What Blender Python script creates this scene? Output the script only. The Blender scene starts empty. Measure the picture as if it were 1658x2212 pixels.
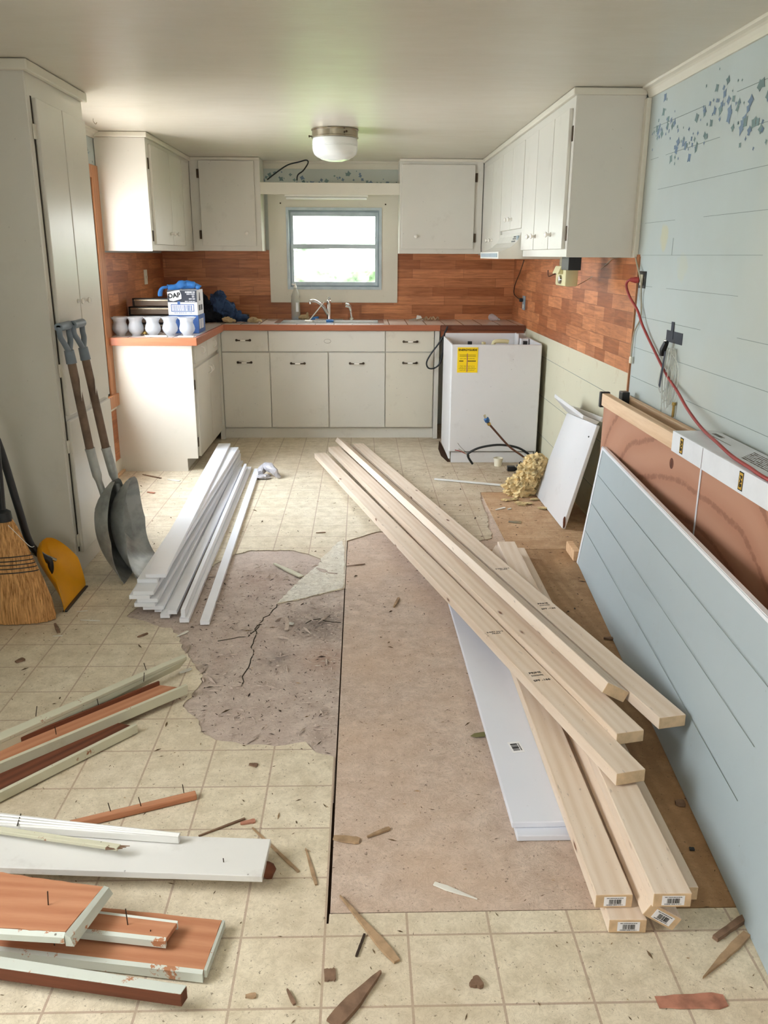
import bpy, bmesh, math, random
from mathutils import Vector, Matrix, noise
from mathutils.geometry import tessellate_polygon
S = bpy.context.scene
COL = S.collection
rnd = random.Random(7)
V = Vector
PI = math.pi

# ------------------------------------------------------------------ camera
F_PX, YAW, PITCH, ROLL, CAMZ = 1810.17, 0.02765, 0.29717, 0.00502, 1.52
IW, IH = 1658, 2212
_f = V((math.sin(YAW)*math.cos(PITCH), math.cos(YAW)*math.cos(PITCH), -math.sin(PITCH)))
_r = V((math.cos(YAW), -math.sin(YAW), 0)); _u = _r.cross(_f)
_R = _r*math.cos(ROLL)+_u*math.sin(ROLL); _U = -_r*math.sin(ROLL)+_u*math.cos(ROLL)
cam = bpy.data.objects.new('camera', bpy.data.cameras.new('camera')); COL.objects.link(cam)
cam.data.sensor_fit = 'VERTICAL'; cam.data.sensor_height = 36; cam.data.lens = F_PX*36/IH
cam.data.clip_start = .05
cam.matrix_world = Matrix(((_R.x,_U.x,-_f.x,0),(_R.y,_U.y,-_f.y,0),(_R.z,_U.z,-_f.z,CAMZ),(0,0,0,1)))
S.camera = cam
CAM = V((0,0,CAMZ))
def ray(x,y): return _f + _R*((x-IW/2)/F_PX) - _U*((y-IH/2)/F_PX)
def az(x,y,z=0.): d = ray(x,y); return CAM + d*((z-CAMZ)/d.z)      # point of a pixel on the plane z
def ay(x,y,Y): d = ray(x,y); return CAM + d*(Y/d.y)
def ax(x,y,X): d = ray(x,y); return CAM + d*(X/d.x)

# ------------------------------------------------------------------ view, world, lights
S.view_settings.view_transform = 'Standard'; S.view_settings.look = 'None'
S.view_settings.gamma = 1; S.view_settings.use_curve_mapping = False
S.view_settings.exposure = 0.18
W = bpy.data.worlds.new('world'); S.world = W; W.use_nodes = True
_bg = W.node_tree.nodes['Background']; _bg.inputs[0].default_value = (.975,1,.985,1); _bg.inputs[1].default_value = 11
def area(name, loc, rot, sx, sy, power, color):
    l = bpy.data.lights.new(name,'AREA'); l.shape='RECTANGLE'; l.size=sx; l.size_y=sy; l.energy=power; l.color=color
    o = bpy.data.objects.new(name,l); o.location=loc; o.rotation_euler=rot; COL.objects.link(o); return o
# daylight entering by the kitchen window and the stripped left window, plus two added fills
_p = area('sky_portal_kitchen_window', (-.235,7.93,1.57), (-PI/2,0,0), .86,.72, 1, (1,1,1)); _p.data.cycles.is_portal = True
_l = area('daylight_left_window', (-1.93,5.32,1.30), (0,-PI/2+.42,0), 1.3,1.0, 34, (.66,.82,1)); _l.data.spread = math.radians(130)
area('added_fill_near', (-.2,-2.46,1.35), (PI/2-.38,0,0), 1.1,1.1, 16, (1,.985,.96))  # added fill lamp for the light balance, at an invented window behind the camera
_q = area('added_fill_side', (-1.90,1.1,1.45), (0,-PI/2+.5,0), 1.1,1.2, 12, (.95,.97,1)); _q.data.spread = math.radians(140)  # added fill lamp for the foreground, at an invented window out of view

# ------------------------------------------------------------------ materials
def srgb(r,g,b):
    f = lambda c: (c/255/12.92 if c/255 <= .04045 else ((c/255+.055)/1.055)**2.4)
    return (f(r),f(g),f(b),1)
class NT:
    def __init__(s,name):
        s.m = bpy.data.materials.new(name); s.m.use_nodes=True; s.t=s.m.node_tree; s.b=s.t.nodes['Principled BSDF']
    def n(s,typ,**kw):
        nd = s.t.nodes.new('ShaderNode'+typ)
        for k,v in kw.items():
            if k in nd.inputs.keys() and not hasattr(nd,k): nd.inputs[k].default_value=v
            elif hasattr(nd,k): setattr(nd,k,v)
            else: nd.inputs[k].default_value=v
        return nd
    def l(s,a,b): s.t.links.new(a,b)
    def coord(s,rot=(0,0,0),scale=(1,1,1),loc=(0,0,0),rand=False):
        tc = s.n('TexCoord'); mp = s.n('Mapping'); mp.inputs['Rotation'].default_value=rot; mp.inputs['Scale'].default_value=scale; mp.inputs['Location'].default_value=loc
        src = tc.outputs['Object']
        if rand:
            oi = s.n('ObjectInfo'); vm = s.n('VectorMath',operation='MULTIPLY_ADD'); vm.inputs[1].default_value=(1,1,1)
            cb = s.n('CombineXYZ'); mu = s.n('Math',operation='MULTIPLY'); mu.inputs[1].default_value=37.
            s.l(oi.outputs['Random'],mu.inputs[0]); s.l(mu.outputs[0],cb.inputs[0]); s.l(mu.outputs[0],cb.inputs[1])
            s.l(src,vm.inputs[0]); s.l(cb.outputs[0],vm.inputs[2]); src=vm.outputs[0]
        s.l(src,mp.inputs[0]); return mp.outputs[0]
    def noise(s,vec,scale,detail=4,rough=.55,dist=0.):
        n = s.n('TexNoise'); n.inputs['Scale'].default_value=scale; n.inputs['Detail'].default_value=detail; n.inputs['Roughness'].default_value=rough; n.inputs['Distortion'].default_value=dist
        s.l(vec,n.inputs['Vector']); return n.outputs['Fac']
    def ramp(s,fac,stops):
        r = s.n('ValToRGB'); e=r.color_ramp.elements
        while len(e)<len(stops): e.new(.5)
        for i,(p,c) in enumerate(stops): e[i].position=p; e[i].color=c if len(c)==4 else (*c,1)
        s.l(fac,r.inputs[0]); return r.outputs['Color']
    def mix(s,fac,a,b,mode='MIX'):
        m = s.n('Mix',data_type='RGBA',blend_type=mode)
        for sock,val in ((m.inputs[0],fac),(m.inputs[6],a),(m.inputs[7],b)):
            if hasattr(val,'links') or hasattr(val,'is_linked'): s.l(val,sock)
            else: sock.default_value = val
        return m.outputs[2]
    def bump(s,h,strength=.3,dist=.01):
        b = s.n('Bump'); b.inputs['Strength'].default_value=strength; b.inputs['Distance'].default_value=dist
        s.l(h,b.inputs['Height']); s.l(b.outputs[0],s.b.inputs['Normal'])
    def fin(s,color=None,rough=.5,spec=.5,metal=0.):
        if color is not None:
            if hasattr(color,'is_linked'): s.l(color,s.b.inputs['Base Color'])
            else: s.b.inputs['Base Color'].default_value=color
        if hasattr(rough,'is_linked'): s.l(rough,s.b.inputs['Roughness'])
        else: s.b.inputs['Roughness'].default_value=rough
        s.b.inputs['Specular IOR Level'].default_value=spec; s.b.inputs['Metallic'].default_value=metal
        return s.m
K = (0,0,0,1); WH=(1,1,1,1)
def plain(name,c,rough=.5,spec=.5,metal=0.,var=.12,scale=9,bump=0.):
    t = NT(name); v = t.coord(rand=True); n = t.noise(v,scale,5)
    c2 = tuple(x*(1-var*1.6) for x in c[:3])+(1,)
    t.fin(t.ramp(n,[(.3,c2),(.6,c)]),rough,spec,metal)
    if bump: t.bump(n,bump,.004)
    return t.m
def painted(name,c,rough=.38,dirt=.25,spec=.5,wood=None,chips=.0,dirtc=srgb(120,100,75),scale=1.3):
    t = NT(name); v = t.coord(rand=True)
    n1 = t.noise(v,scale,6,.6); n2 = t.noise(v,60,3,.7); n3=t.noise(v,6,8,.7)
    base = t.ramp(n1,[(.3,tuple(x*.93 for x in c[:3])),(.7,c)])
    f = t.ramp(n3,[(.58,K),(.8,(dirt,dirt,dirt,1))])
    col = t.mix(f,base,dirtc)
    sp = t.n('TexVoronoi'); sp.inputs['Scale'].default_value=16; t.l(v,sp.inputs['Vector'])
    fs = t.ramp(sp.outputs['Distance'],[(.03,(dirt*2,dirt*2,dirt*2,1)),(.055,K)])
    col = t.mix(fs,col,srgb(70,55,40))
    if chips:
        n4=t.noise(v,14,8,.75); fc=t.ramp(n4,[(.62-chips*.2,K),(.64-chips*.2,WH)]); col=t.mix(fc,col,wood or srgb(150,100,70))
    t.fin(col,rough,spec); t.bump(n2,.06,.002)
    return t.m
def pine(name,c1,c2,knots=True,rough=.6,grain=1.,rand=True,axis=0):
    t = NT(name); v = t.coord(scale=tuple(.55 if i==axis else 7*grain for i in range(3)),rand=rand)
    wv = t.n('TexWave',wave_type='BANDS',bands_direction='Y' if axis!=1 else 'X'); wv.inputs['Scale'].default_value=1.3; wv.inputs['Distortion'].default_value=9; wv.inputs['Detail'].default_value=4; wv.inputs['Detail Scale'].default_value=.5
    t.l(v,wv.inputs['Vector'])
    n = t.noise(v,6,6,.7)
    f = t.mix(.74,wv.outputs['Color'],n)
    col = t.ramp(f,[(.25,c2),(.7,c1)])
    if knots:
        vk = t.coord(scale=(3.6,11,11),rand=rand); vo=t.n('TexVoronoi'); vo.inputs['Scale'].default_value=1.1; t.l(vk,vo.inputs['Vector'])
        k = t.ramp(vo.outputs['Distance'],[(.05,WH),(.075,(.45,.45,.45,1)),(.12,K)])
        col = t.mix(k,col,srgb(120,78,52))
        vs=t.n('TexVoronoi'); vs.inputs['Scale'].default_value=9; t.l(vk,vs.inputs['Vector'])
        k2 = t.ramp(vs.outputs['Distance'],[(.03,(.8,.8,.8,1)),(.06,K)]); col=t.mix(k2,col,srgb(90,75,62))
    if knots:
        vm_=t.coord(scale=(9,40,40),rand=rand); nm_=t.noise(vm_,1.3,4,.7); col=t.mix(t.ramp(nm_,[(.64,K),(.70,(.45,.45,.45,1))]),col,srgb(112,92,80))
    t.fin(col,rough,.3); t.bump(n,.12,.002)
    return t.m
def butcher(name, plane):
    t = NT(name); tc=t.n('TexCoord'); sx=t.n('SeparateXYZ'); cb=t.n('CombineXYZ'); t.l(tc.outputs['Object'],sx.inputs[0])
    t.l(sx.outputs['X' if plane=='xz' else 'Y'],cb.inputs[0]); t.l(sx.outputs['Z'],cb.inputs[1])
    br=t.n('TexBrick'); br.offset=.37; br.offset_frequency=2; br.squash=.7; br.squash_frequency=3
    br.inputs['Scale'].default_value=1; br.inputs['Brick Width'].default_value=.46 if plane=='xz' else .30; br.inputs['Row Height'].default_value=.078
    br.inputs['Mortar Size'].default_value=.0012; br.inputs['Bias'].default_value=.0
    br.inputs['Color1'].default_value=srgb(162,94,52); br.inputs['Color2'].default_value=srgb(222,148,98); br.inputs['Mortar'].default_value=srgb(134,82,52)
    t.l(cb.outputs[0],br.inputs['Vector'])
    mp=t.n('Mapping'); mp.inputs['Scale'].default_value=(3,34,1); t.l(cb.outputs[0],mp.inputs[0])
    n=t.noise(mp.outputs[0],1.6,6,.65,.6); g=t.ramp(n,[(.3,srgb(170,160,150)),(.62,WH)])
    col=t.mix(.75,br.outputs['Color'],g,'MULTIPLY')
    n2=t.noise(cb.outputs[0],2.2,5,.6); col=t.mix(t.ramp(n2,[(.35,K),(.75,(.35,.35,.35,1))]),col,srgb(150,84,48))
    t.fin(col,.42,.4); return t.m

M = {}
M['cab'] = painted('cabinet_white_paint',srgb(216,211,199),.34,.22)
M['cabs'] = painted('cabinet_side_paint',srgb(218,212,200),.30,.10)
M['cabd'] = painted('old_cabinet_paint',srgb(216,208,190),.4,.3)
M['trimw'] = painted('trim_white_paint',srgb(222,215,198),.4,.15)
M['app'] = painted('appliance_enamel',srgb(222,220,220),.28,.22)
M['white'] = painted('primed_white',srgb(240,241,246),.3,.04)
M['whitesh'] = painted('primed_shelf_white',srgb(228,230,240),.35,.04)
M['ceil'] = None
t = NT('ceiling_paint'); v=t.coord(); n=t.noise(v,.9,4,.5); n2=t.noise(t.coord(scale=(1,3,1)),5,5,.6)
t.fin(t.ramp(n,[(.3,srgb(202,194,178)),(.7,srgb(214,207,192))]),t.ramp(n2,[(.3,(.30,.30,.30,1)),(.7,(.42,.42,.42,1))]),.30); t.bump(n2,.10,.02); M['ceil']=t.m
M['pine'] = pine('pine_stud',srgb(232,214,196),srgb(218,195,171))
M['pinel'] = pine('pine_rail',srgb(236,200,160),srgb(206,160,118),False)
M['piney'] = pine('pine_top_rail',srgb(236,206,172),srgb(212,172,132),False,axis=1)
M['pineend'] = plain('pine_end_grain',srgb(216,186,150),.7,.2,var=.15,scale=30)
M['redwood'] = pine('old_fir',srgb(196,140,106),srgb(172,112,80),False,.65)
M['darkwood'] = pine('old_dark_wood',srgb(120,70,48),srgb(80,44,30),False,.7)
M['casing'] = pine('stripped_casing',srgb(196,140,98),srgb(150,96,62),False,.5,axis=2)
M['luan'] = None
t=NT('luan_plywood'); v=t.coord(scale=(1,1,1.5)); wv=t.n('TexWave',wave_type='RINGS'); wv.inputs['Scale'].default_value=1.5; wv.inputs['Distortion'].default_value=7; wv.inputs['Detail'].default_value=2; wv.inputs['Detail Scale'].default_value=.6; t.l(v,wv.inputs['Vector'])
n=t.noise(v,26,5,.7); f=t.mix(.25,wv.outputs['Color'],n)
t.fin(t.ramp(f,[(.13,srgb(156,106,82)),(.18,srgb(182,130,104)),(.8,srgb(190,140,114))]),.5,.35); M['luan']=t.m
M['bb'] = butcher('backsplash_block_print','xz'); M['bby'] = butcher('backsplash_block_print_side','yz')
M['edge'] = pine('counter_edge_wood',srgb(178,108,76),srgb(150,86,58),False,.35)
# tiled counter
t=NT('counter_tile'); tc=t.n('TexCoord'); br=t.n('TexBrick'); br.offset=0; br.inputs['Scale'].default_value=1; br.inputs['Brick Width'].default_value=.155; br.inputs['Row Height'].default_value=.155; br.inputs['Mortar Size'].default_value=.004
br.inputs['Color1'].default_value=srgb(228,214,204); br.inputs['Color2'].default_value=srgb(216,202,192); br.inputs['Mortar'].default_value=srgb(120,100,88); mp=t.n('Mapping'); mp.inputs['Location'].default_value=(.03,.09,0); t.l(tc.outputs['Object'],mp.inputs[0]); t.l(mp.outputs[0],br.inputs['Vector'])
t.fin(br.outputs['Color'],.25,.5); M['tile']=t.m
# vinyl floor
TS=.1941; TX=-.0865; TY=2.1674
t=NT('vinyl_floor'); tc=t.n('TexCoord'); mp=t.n('Mapping'); mp.inputs['Location'].default_value=(-TX+TS*40+.003,-TY+TS*40+.003,0); t.l(tc.outputs['Object'],mp.inputs[0])
br=t.n('TexBrick'); br.offset=0; br.inputs['Scale'].default_value=1; br.inputs['Brick Width'].default_value=TS; br.inputs['Row Height'].default_value=TS; br.inputs['Mortar Size'].default_value=.0034; br.inputs['Mortar Smooth'].default_value=.3
br.inputs['Color1'].default_value=srgb(226,213,188); br.inputs['Color2'].default_value=srgb(229,217,194); br.inputs['Mortar'].default_value=srgb(186,164,146); t.l(mp.outputs[0],br.inputs['Vector'])
v=tc.outputs['Object']
n1=t.noise(v,14,8,.75); col=t.mix(t.ramp(n1,[(.42,K),(.68,(.6,.6,.6,1))]),br.outputs['Color'],srgb(180,166,138))
vn=t.noise(v,34,6,.8,1.2); col=t.mix(t.ramp(vn,[(.47,K),(.50,(.35,.35,.35,1)),(.53,K)]),col,srgb(150,134,108))
n2=t.noise(v,1.1,6,.6); col=t.mix(t.ramp(n2,[(.45,K),(.75,(.42,.42,.42,1))]),col,srgb(160,130,98))
# foot-worn dirt where the stove and dishwasher stood
g=t.n('SeparateXYZ'); t.l(v,g.inputs[0]); mr=t.n('MapRange'); mr.inputs[1].default_value=.15; mr.inputs[2].default_value=1.0; t.l(g.outputs['X'],mr.inputs[0]); mr2=t.n('MapRange'); mr2.inputs[1].default_value=3.6; mr2.inputs[2].default_value=5.4; t.l(g.outputs['Y'],mr2.inputs[0])
mm=t.n('Math',operation='MULTIPLY'); t.l(mr.outputs[0],mm.inputs[0]); t.l(mr2.outputs[0],mm.inputs[1]); n3=t.noise(v,5,7,.75); m3=t.n('Math',operation='MULTIPLY'); t.l(mm.outputs[0],m3.inputs[0]); t.l(t.ramp(n3,[(.35,(.1,.1,.1,1)),(.65,(.8,.8,.8,1))]),m3.inputs[1])
col=t.mix(m3.outputs[0],col,srgb(146,112,80))
n4=t.noise(v,90,3,.7); col=t.mix(t.ramp(n4,[(.63,K),(.69,(.75,.75,.75,1))]),col,srgb(96,80,62))
n5=t.noise(t.coord(scale=(1,1,1)),38,4,.8); col=t.mix(t.ramp(n5,[(.68,K),(.74,(.6,.6,.6,1))]),col,srgb(120,100,78))
t.fin(col,t.ramp(n1,[(.3,(.42,.42,.42,1)),(.8,(.7,.7,.7,1))]),.35); t.bump(n1,.15,.002); M['vinyl']=t.m
def ground(name,c1,c2,c3,sc=8,grain=None,rough=.8):
    t=NT(name); tc=t.n('TexCoord'); v=tc.outputs['Object']; n=t.noise(v,sc,8,.72); n2=t.noise(v,1.6,5,.6); n3=t.noise(v,70,3,.75); nf=t.noise(v,22,6,.85,1.5)
    col=t.ramp(n,[(.36,c2),(.60,c1)]); col=t.mix(t.ramp(nf,[(.455,K),(.49,(.5,.5,.5,1)),(.50,K)]),col,srgb(96,80,68)); col=t.mix(t.ramp(nf,[(.60,K),(.72,(.5,.5,.5,1))]),col,tuple(min(1,x*1.35) for x in c1[:3])+(1,)); col=t.mix(t.ramp(n2,[(.4,K),(.7,(.6,.6,.6,1))]),col,c3)
    if name=='floor_paper_backing':
        for px_,py_,rr_,am,cc in ((690,1345,.22,.75,srgb(92,80,74)),(600,1420,.10,.5,srgb(110,104,104)),(700,1420,.16,.45,srgb(160,112,78)),(560,1250,.25,.3,srgb(150,110,90))):
            c_=az(px_,py_,0); mp=t.n('Mapping'); mp.inputs['Location'].default_value=(-c_.x/rr_,-c_.y/rr_/1.2,0); mp.inputs['Scale'].default_value=(1/rr_,1/rr_/1.2,0); t.l(v,mp.inputs[0]); ln=t.n('VectorMath',operation='LENGTH'); t.l(mp.outputs[0],ln.inputs[0])
            ad=t.n('Math',operation='MULTIPLY_ADD'); ad.inputs[1].default_value=.55; t.l(ln.outputs['Value'],ad.inputs[0]); t.l(nf,ad.inputs[2])
            col=t.mix(t.ramp(ad.outputs[0],[(.50,(am,am,am,1)),(.80,(am*.25,am*.25,am*.25,1)),(1.0,K)]),col,cc)
    if grain:
        mp=t.n('Mapping'); mp.inputs['Scale'].default_value=grain; t.l(v,mp.inputs[0]); wv=t.n('TexWave',wave_type='BANDS',bands_direction='X' if grain[0]>grain[1] else 'Y'); wv.inputs['Scale'].default_value=1.6; wv.inputs['Distortion'].default_value=16; wv.inputs['Detail'].default_value=4; wv.inputs['Detail Scale'].default_value=.45; t.l(mp.outputs[0],wv.inputs['Vector'])
        col=t.mix(t.ramp(wv.outputs['Color'],[(.2,(.55,.55,.55,1)),(.8,K)]),col,c2)
    col=t.mix(t.ramp(n3,[(.62,K),(.70,(.7,.7,.7,1))]),col,srgb(84,68,56))
    t.fin(col,rough,.25); t.bump(nf,.5,.006); return t.m
M['paper']=ground('floor_paper_backing',srgb(212,196,184),srgb(182,164,152),srgb(196,176,164),12)
M['hard']=ground('hardboard_sheet',srgb(214,194,178),srgb(192,170,153),srgb(208,178,152),14)
M['ply']=ground('plywood_subfloor',srgb(190,154,116),srgb(158,122,88),srgb(172,132,94),9,(3.2,.5,1))
M['plyl']=ground('plywood_light',srgb(214,180,144),srgb(178,140,104),srgb(196,158,122),7,(.8,8,1))
M['slab']=plain('dark_subfloor',srgb(70,50,38),.9,.1)
M['felt']=ground('vinyl_felt_back',srgb(240,236,224),srgb(206,198,184),srgb(226,214,192),26)
# blue plank wall, stencilled border
t=NT('painted_plank_wall'); tc=t.n('TexCoord'); v=tc.outputs['Object']; sp=t.n('SeparateXYZ'); t.l(v,sp.inputs[0])
n=t.noise(v,1.4,4,.6); col=t.ramp(n,[(.3,srgb(180,187,181)),(.7,srgb(187,196,194))])
n6=t.noise(v,1.1,3,.5); col=t.mix(t.ramp(n6,[(.52,K),(.7,(.4,.4,.4,1))]),col,srgb(196,192,172))
for (cy_,cz_,ry_,rz_,am) in ((3.98,1.60,.11,.13,.55),(3.72,1.47,.16,.12,.22)):
    mp=t.n('Mapping'); mp.inputs['Location'].default_value=(0,-cy_/ry_,-cz_/rz_); mp.inputs['Scale'].default_value=(0,1/ry_,1/rz_); t.l(v,mp.inputs[0]); ln=t.n('VectorMath',operation='LENGTH'); t.l(mp.outputs[0],ln.inputs[0])
    ad=t.n('Math',operation='ADD'); t.l(ln.outputs['Value'],ad.inputs[0]); t.l(t.noise(v,9,4,.6),ad.inputs[1])
    col=t.mix(t.ramp(ad.outputs[0],[(.0,(am,am,am,1)),(.85,(am*.8,am*.8,am*.8,1)),(1.0,K)]),col,srgb(204,194,140))
M['bluewall_nt']=t; t.fin(col,.5,.35); M['blue']=t.m
M['creamwall']=painted('cream_wall_paint',srgb(206,200,174),.5,.5,dirtc=srgb(160,120,80))
M['wallp']=painted('plain_wall_paint',srgb(196,200,192),.5,.2)
M['bluepanel']=painted('grey_blue_panel_paint',srgb(176,188,193),.45,.1)
M['stencil']=plain('stencil_blue',srgb(124,142,162),.6,.2,var=.2); M['stencilg']=plain('stencil_green',srgb(126,146,144),.6,.2,var=.2)
M['line']=plain('dark_gap',srgb(66,60,52),.9,.1)
M['lineb']=plain('plank_seam',srgb(138,146,142),.9,.1)
M['alu']=plain('brushed_aluminium',srgb(180,190,194),.35,.5,.15)
M['alud']=plain('dull_aluminium',srgb(140,152,158),.45,.5,.1)
M['scoop']=plain('scoop_metal',srgb(176,178,174),.42,.5,.3,var=.3,scale=11)
M['steel']=plain('sink_steel',srgb(200,200,198),.22,.5,.95,var=.05)
M['chrome']=plain('chrome',srgb(225,225,225),.1,.5,1.,var=.05)
M['bronze']=plain('antique_brass',srgb(74,58,42),.4,.5,.7)
M['porc']=plain('porcelain',srgb(238,232,222),.15,.6,var=.03)
M['black']=plain('black_plastic',srgb(24,24,26),.4,.5)
M['blackc']=plain('black_cable_rubber',srgb(34,36,38),.5,.4)
M['grip']=plain('grey_blue_plastic_grip',srgb(122,132,142),.5,.4,var=.15)
M['oldhandle']=plain('weathered_handle',srgb(122,100,84),.6,.3,var=.3,scale=14)
M['yellow']=plain('yellow_plastic',srgb(232,160,20),.38,.5,var=.1,scale=5)
M['straw']=None
t=NT('broom_straw'); n=t.noise(t.coord(scale=(150,150,2.5)),1,4,.7); t.fin(t.ramp(n,[(.3,srgb(130,84,44)),(.6,srgb(226,172,112))]),.7,.2); t.bump(n,.8,.004); M['straw']=t.m
M['denim']=plain('navy_cloth',srgb(52,72,104),.8,.2,var=.4,scale=12,bump=.5)
M['darkcloth']=plain('dark_cloth',srgb(30,33,40),.85,.2,var=.35,scale=12,bump=.5)
M['leather']=plain('tan_leather',srgb(196,172,132),.7,.2,var=.2)
M['frost']=None
t=NT('frosted_glass'); t.fin(srgb(214,216,220),.35,.5); t.b.inputs['Transmission Weight'].default_value=.25; t.b.inputs['Alpha'].default_value=.45; M['frost']=t.m
M['glass']=None
t=NT('window_glass'); tr=t.n('BsdfTransparent'); gl=t.n('BsdfGlossy'); gl.inputs['Roughness'].default_value=.02; mx=t.n('MixShader'); mx.inputs[0].default_value=.06
t.l(tr.outputs[0],mx.inputs[1]); t.l(gl.outputs[0],mx.inputs[2]); t.l(mx.outputs[0],t.t.nodes['Material Output'].inputs[0]); M['glass']=t.m
t=NT('clear_plastic'); t.fin(srgb(214,214,204),.2,.5); t.b.inputs['Alpha'].default_value=.42; M['clear']=t.m
M['milk']=plain('milk_glass',srgb(232,232,226),.2,.6,var=.03)
M['brass']=plain('polished_brass',srgb(190,160,96),.25,.5,.9)
M['nickel']=plain('dull_nickel',srgb(170,160,140),.25,.5,.9)
M['brownmetal']=plain('brown_metal',srgb(112,98,84),.4,.5,.3)
M['boxblue']=plain('carton_blue',srgb(62,96,156),.6,.3,var=.15,scale=20)
M['boxdark']=plain('carton_dark',srgb(52,56,66),.6,.3)
M['boxwhite']=plain('carton_white',srgb(230,232,236),.6,.3,var=.05)
M['glove']=plain('blue_glove',srgb(56,122,196),.5,.4,var=.2,bump=.3)
M['ink']=plain('black_ink',srgb(34,32,32),.7,.2)
M['inkg']=plain('faded_ink',srgb(96,84,72),.7,.2)
M['labely']=plain('yellow_label',srgb(250,214,30),.5,.3,var=.03)
M['labelw']=plain('white_label',srgb(238,238,242),.5,.3,var=.03)
M['gold']=plain('gold_label',srgb(206,164,60),.5,.3)
M['hoodw']=plain('hood_enamel',srgb(226,222,210),.3,.5,var=.04)
M['greyblue']=plain('grey_lens',srgb(140,160,170),.3,.5)
M['cream']=plain('cream_plastic',srgb(222,212,164),.4,.4,var=.06)
M['creamw']=plain('ivory_plate',srgb(226,218,196),.4,.4,var=.05)
M['red']=plain('red_cord',srgb(160,58,54),.45,.4,var=.12)
M['beigecord']=plain('beige_cord',srgb(176,166,144),.5,.4)
M['copper']=plain('copper_pipe',srgb(112,72,58),.45,.5,.4)
M['valveblue']=plain('blue_valve',srgb(48,96,150),.4,.5)
M['wool']=plain('glass_wool',srgb(232,206,154),.95,.05,var=.35,scale=18,bump=.9)
M['leaf']=plain('dry_leaf',srgb(118,112,72),.7,.2)
M['chip']=plain('wood_chip',srgb(178,148,116),.8,.2,var=.25,scale=30)
M['chipd']=plain('dark_wood_chip',srgb(136,108,88),.8,.2,var=.25,scale=30)
M['chipr']=plain('red_wood_chip',srgb(188,132,110),.8,.2,var=.25,scale=30)
M['chipw']=plain('white_paint_chip',srgb(226,222,212),.6,.2,var=.08)
M['crumb']=plain('debris_crumbs',srgb(112,92,70),.9,.1,var=.4,scale=3)
M['oldpaint']=painted('old_cream_paint',srgb(204,200,176),.5,.4,chips=.05)
M['oldwhite']=painted('old_white_paint',srgb(226,224,220),.4,.3,chips=.0)
M['chalky']=painted('chalky_flaked_paint',srgb(206,210,200),.6,.4,chips=.12,wood=srgb(176,120,84))
M['rag']=plain('silver_rag',srgb(196,192,196),.35,.5,.2,var=.25,scale=30,bump=.4)
M['grass']=plain('outdoor_grass',srgb(120,150,80),.9,.1,var=.3); M['bush']=plain('outdoor_foliage',srgb(176,196,172),.9,.1,var=.5,scale=3)
M['nail']=plain('rusty_nail',srgb(70,56,48),.6,.3,.5)
M['green']=plain('old_green_paint',srgb(112,124,104),.7,.2,var=.2)

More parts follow.
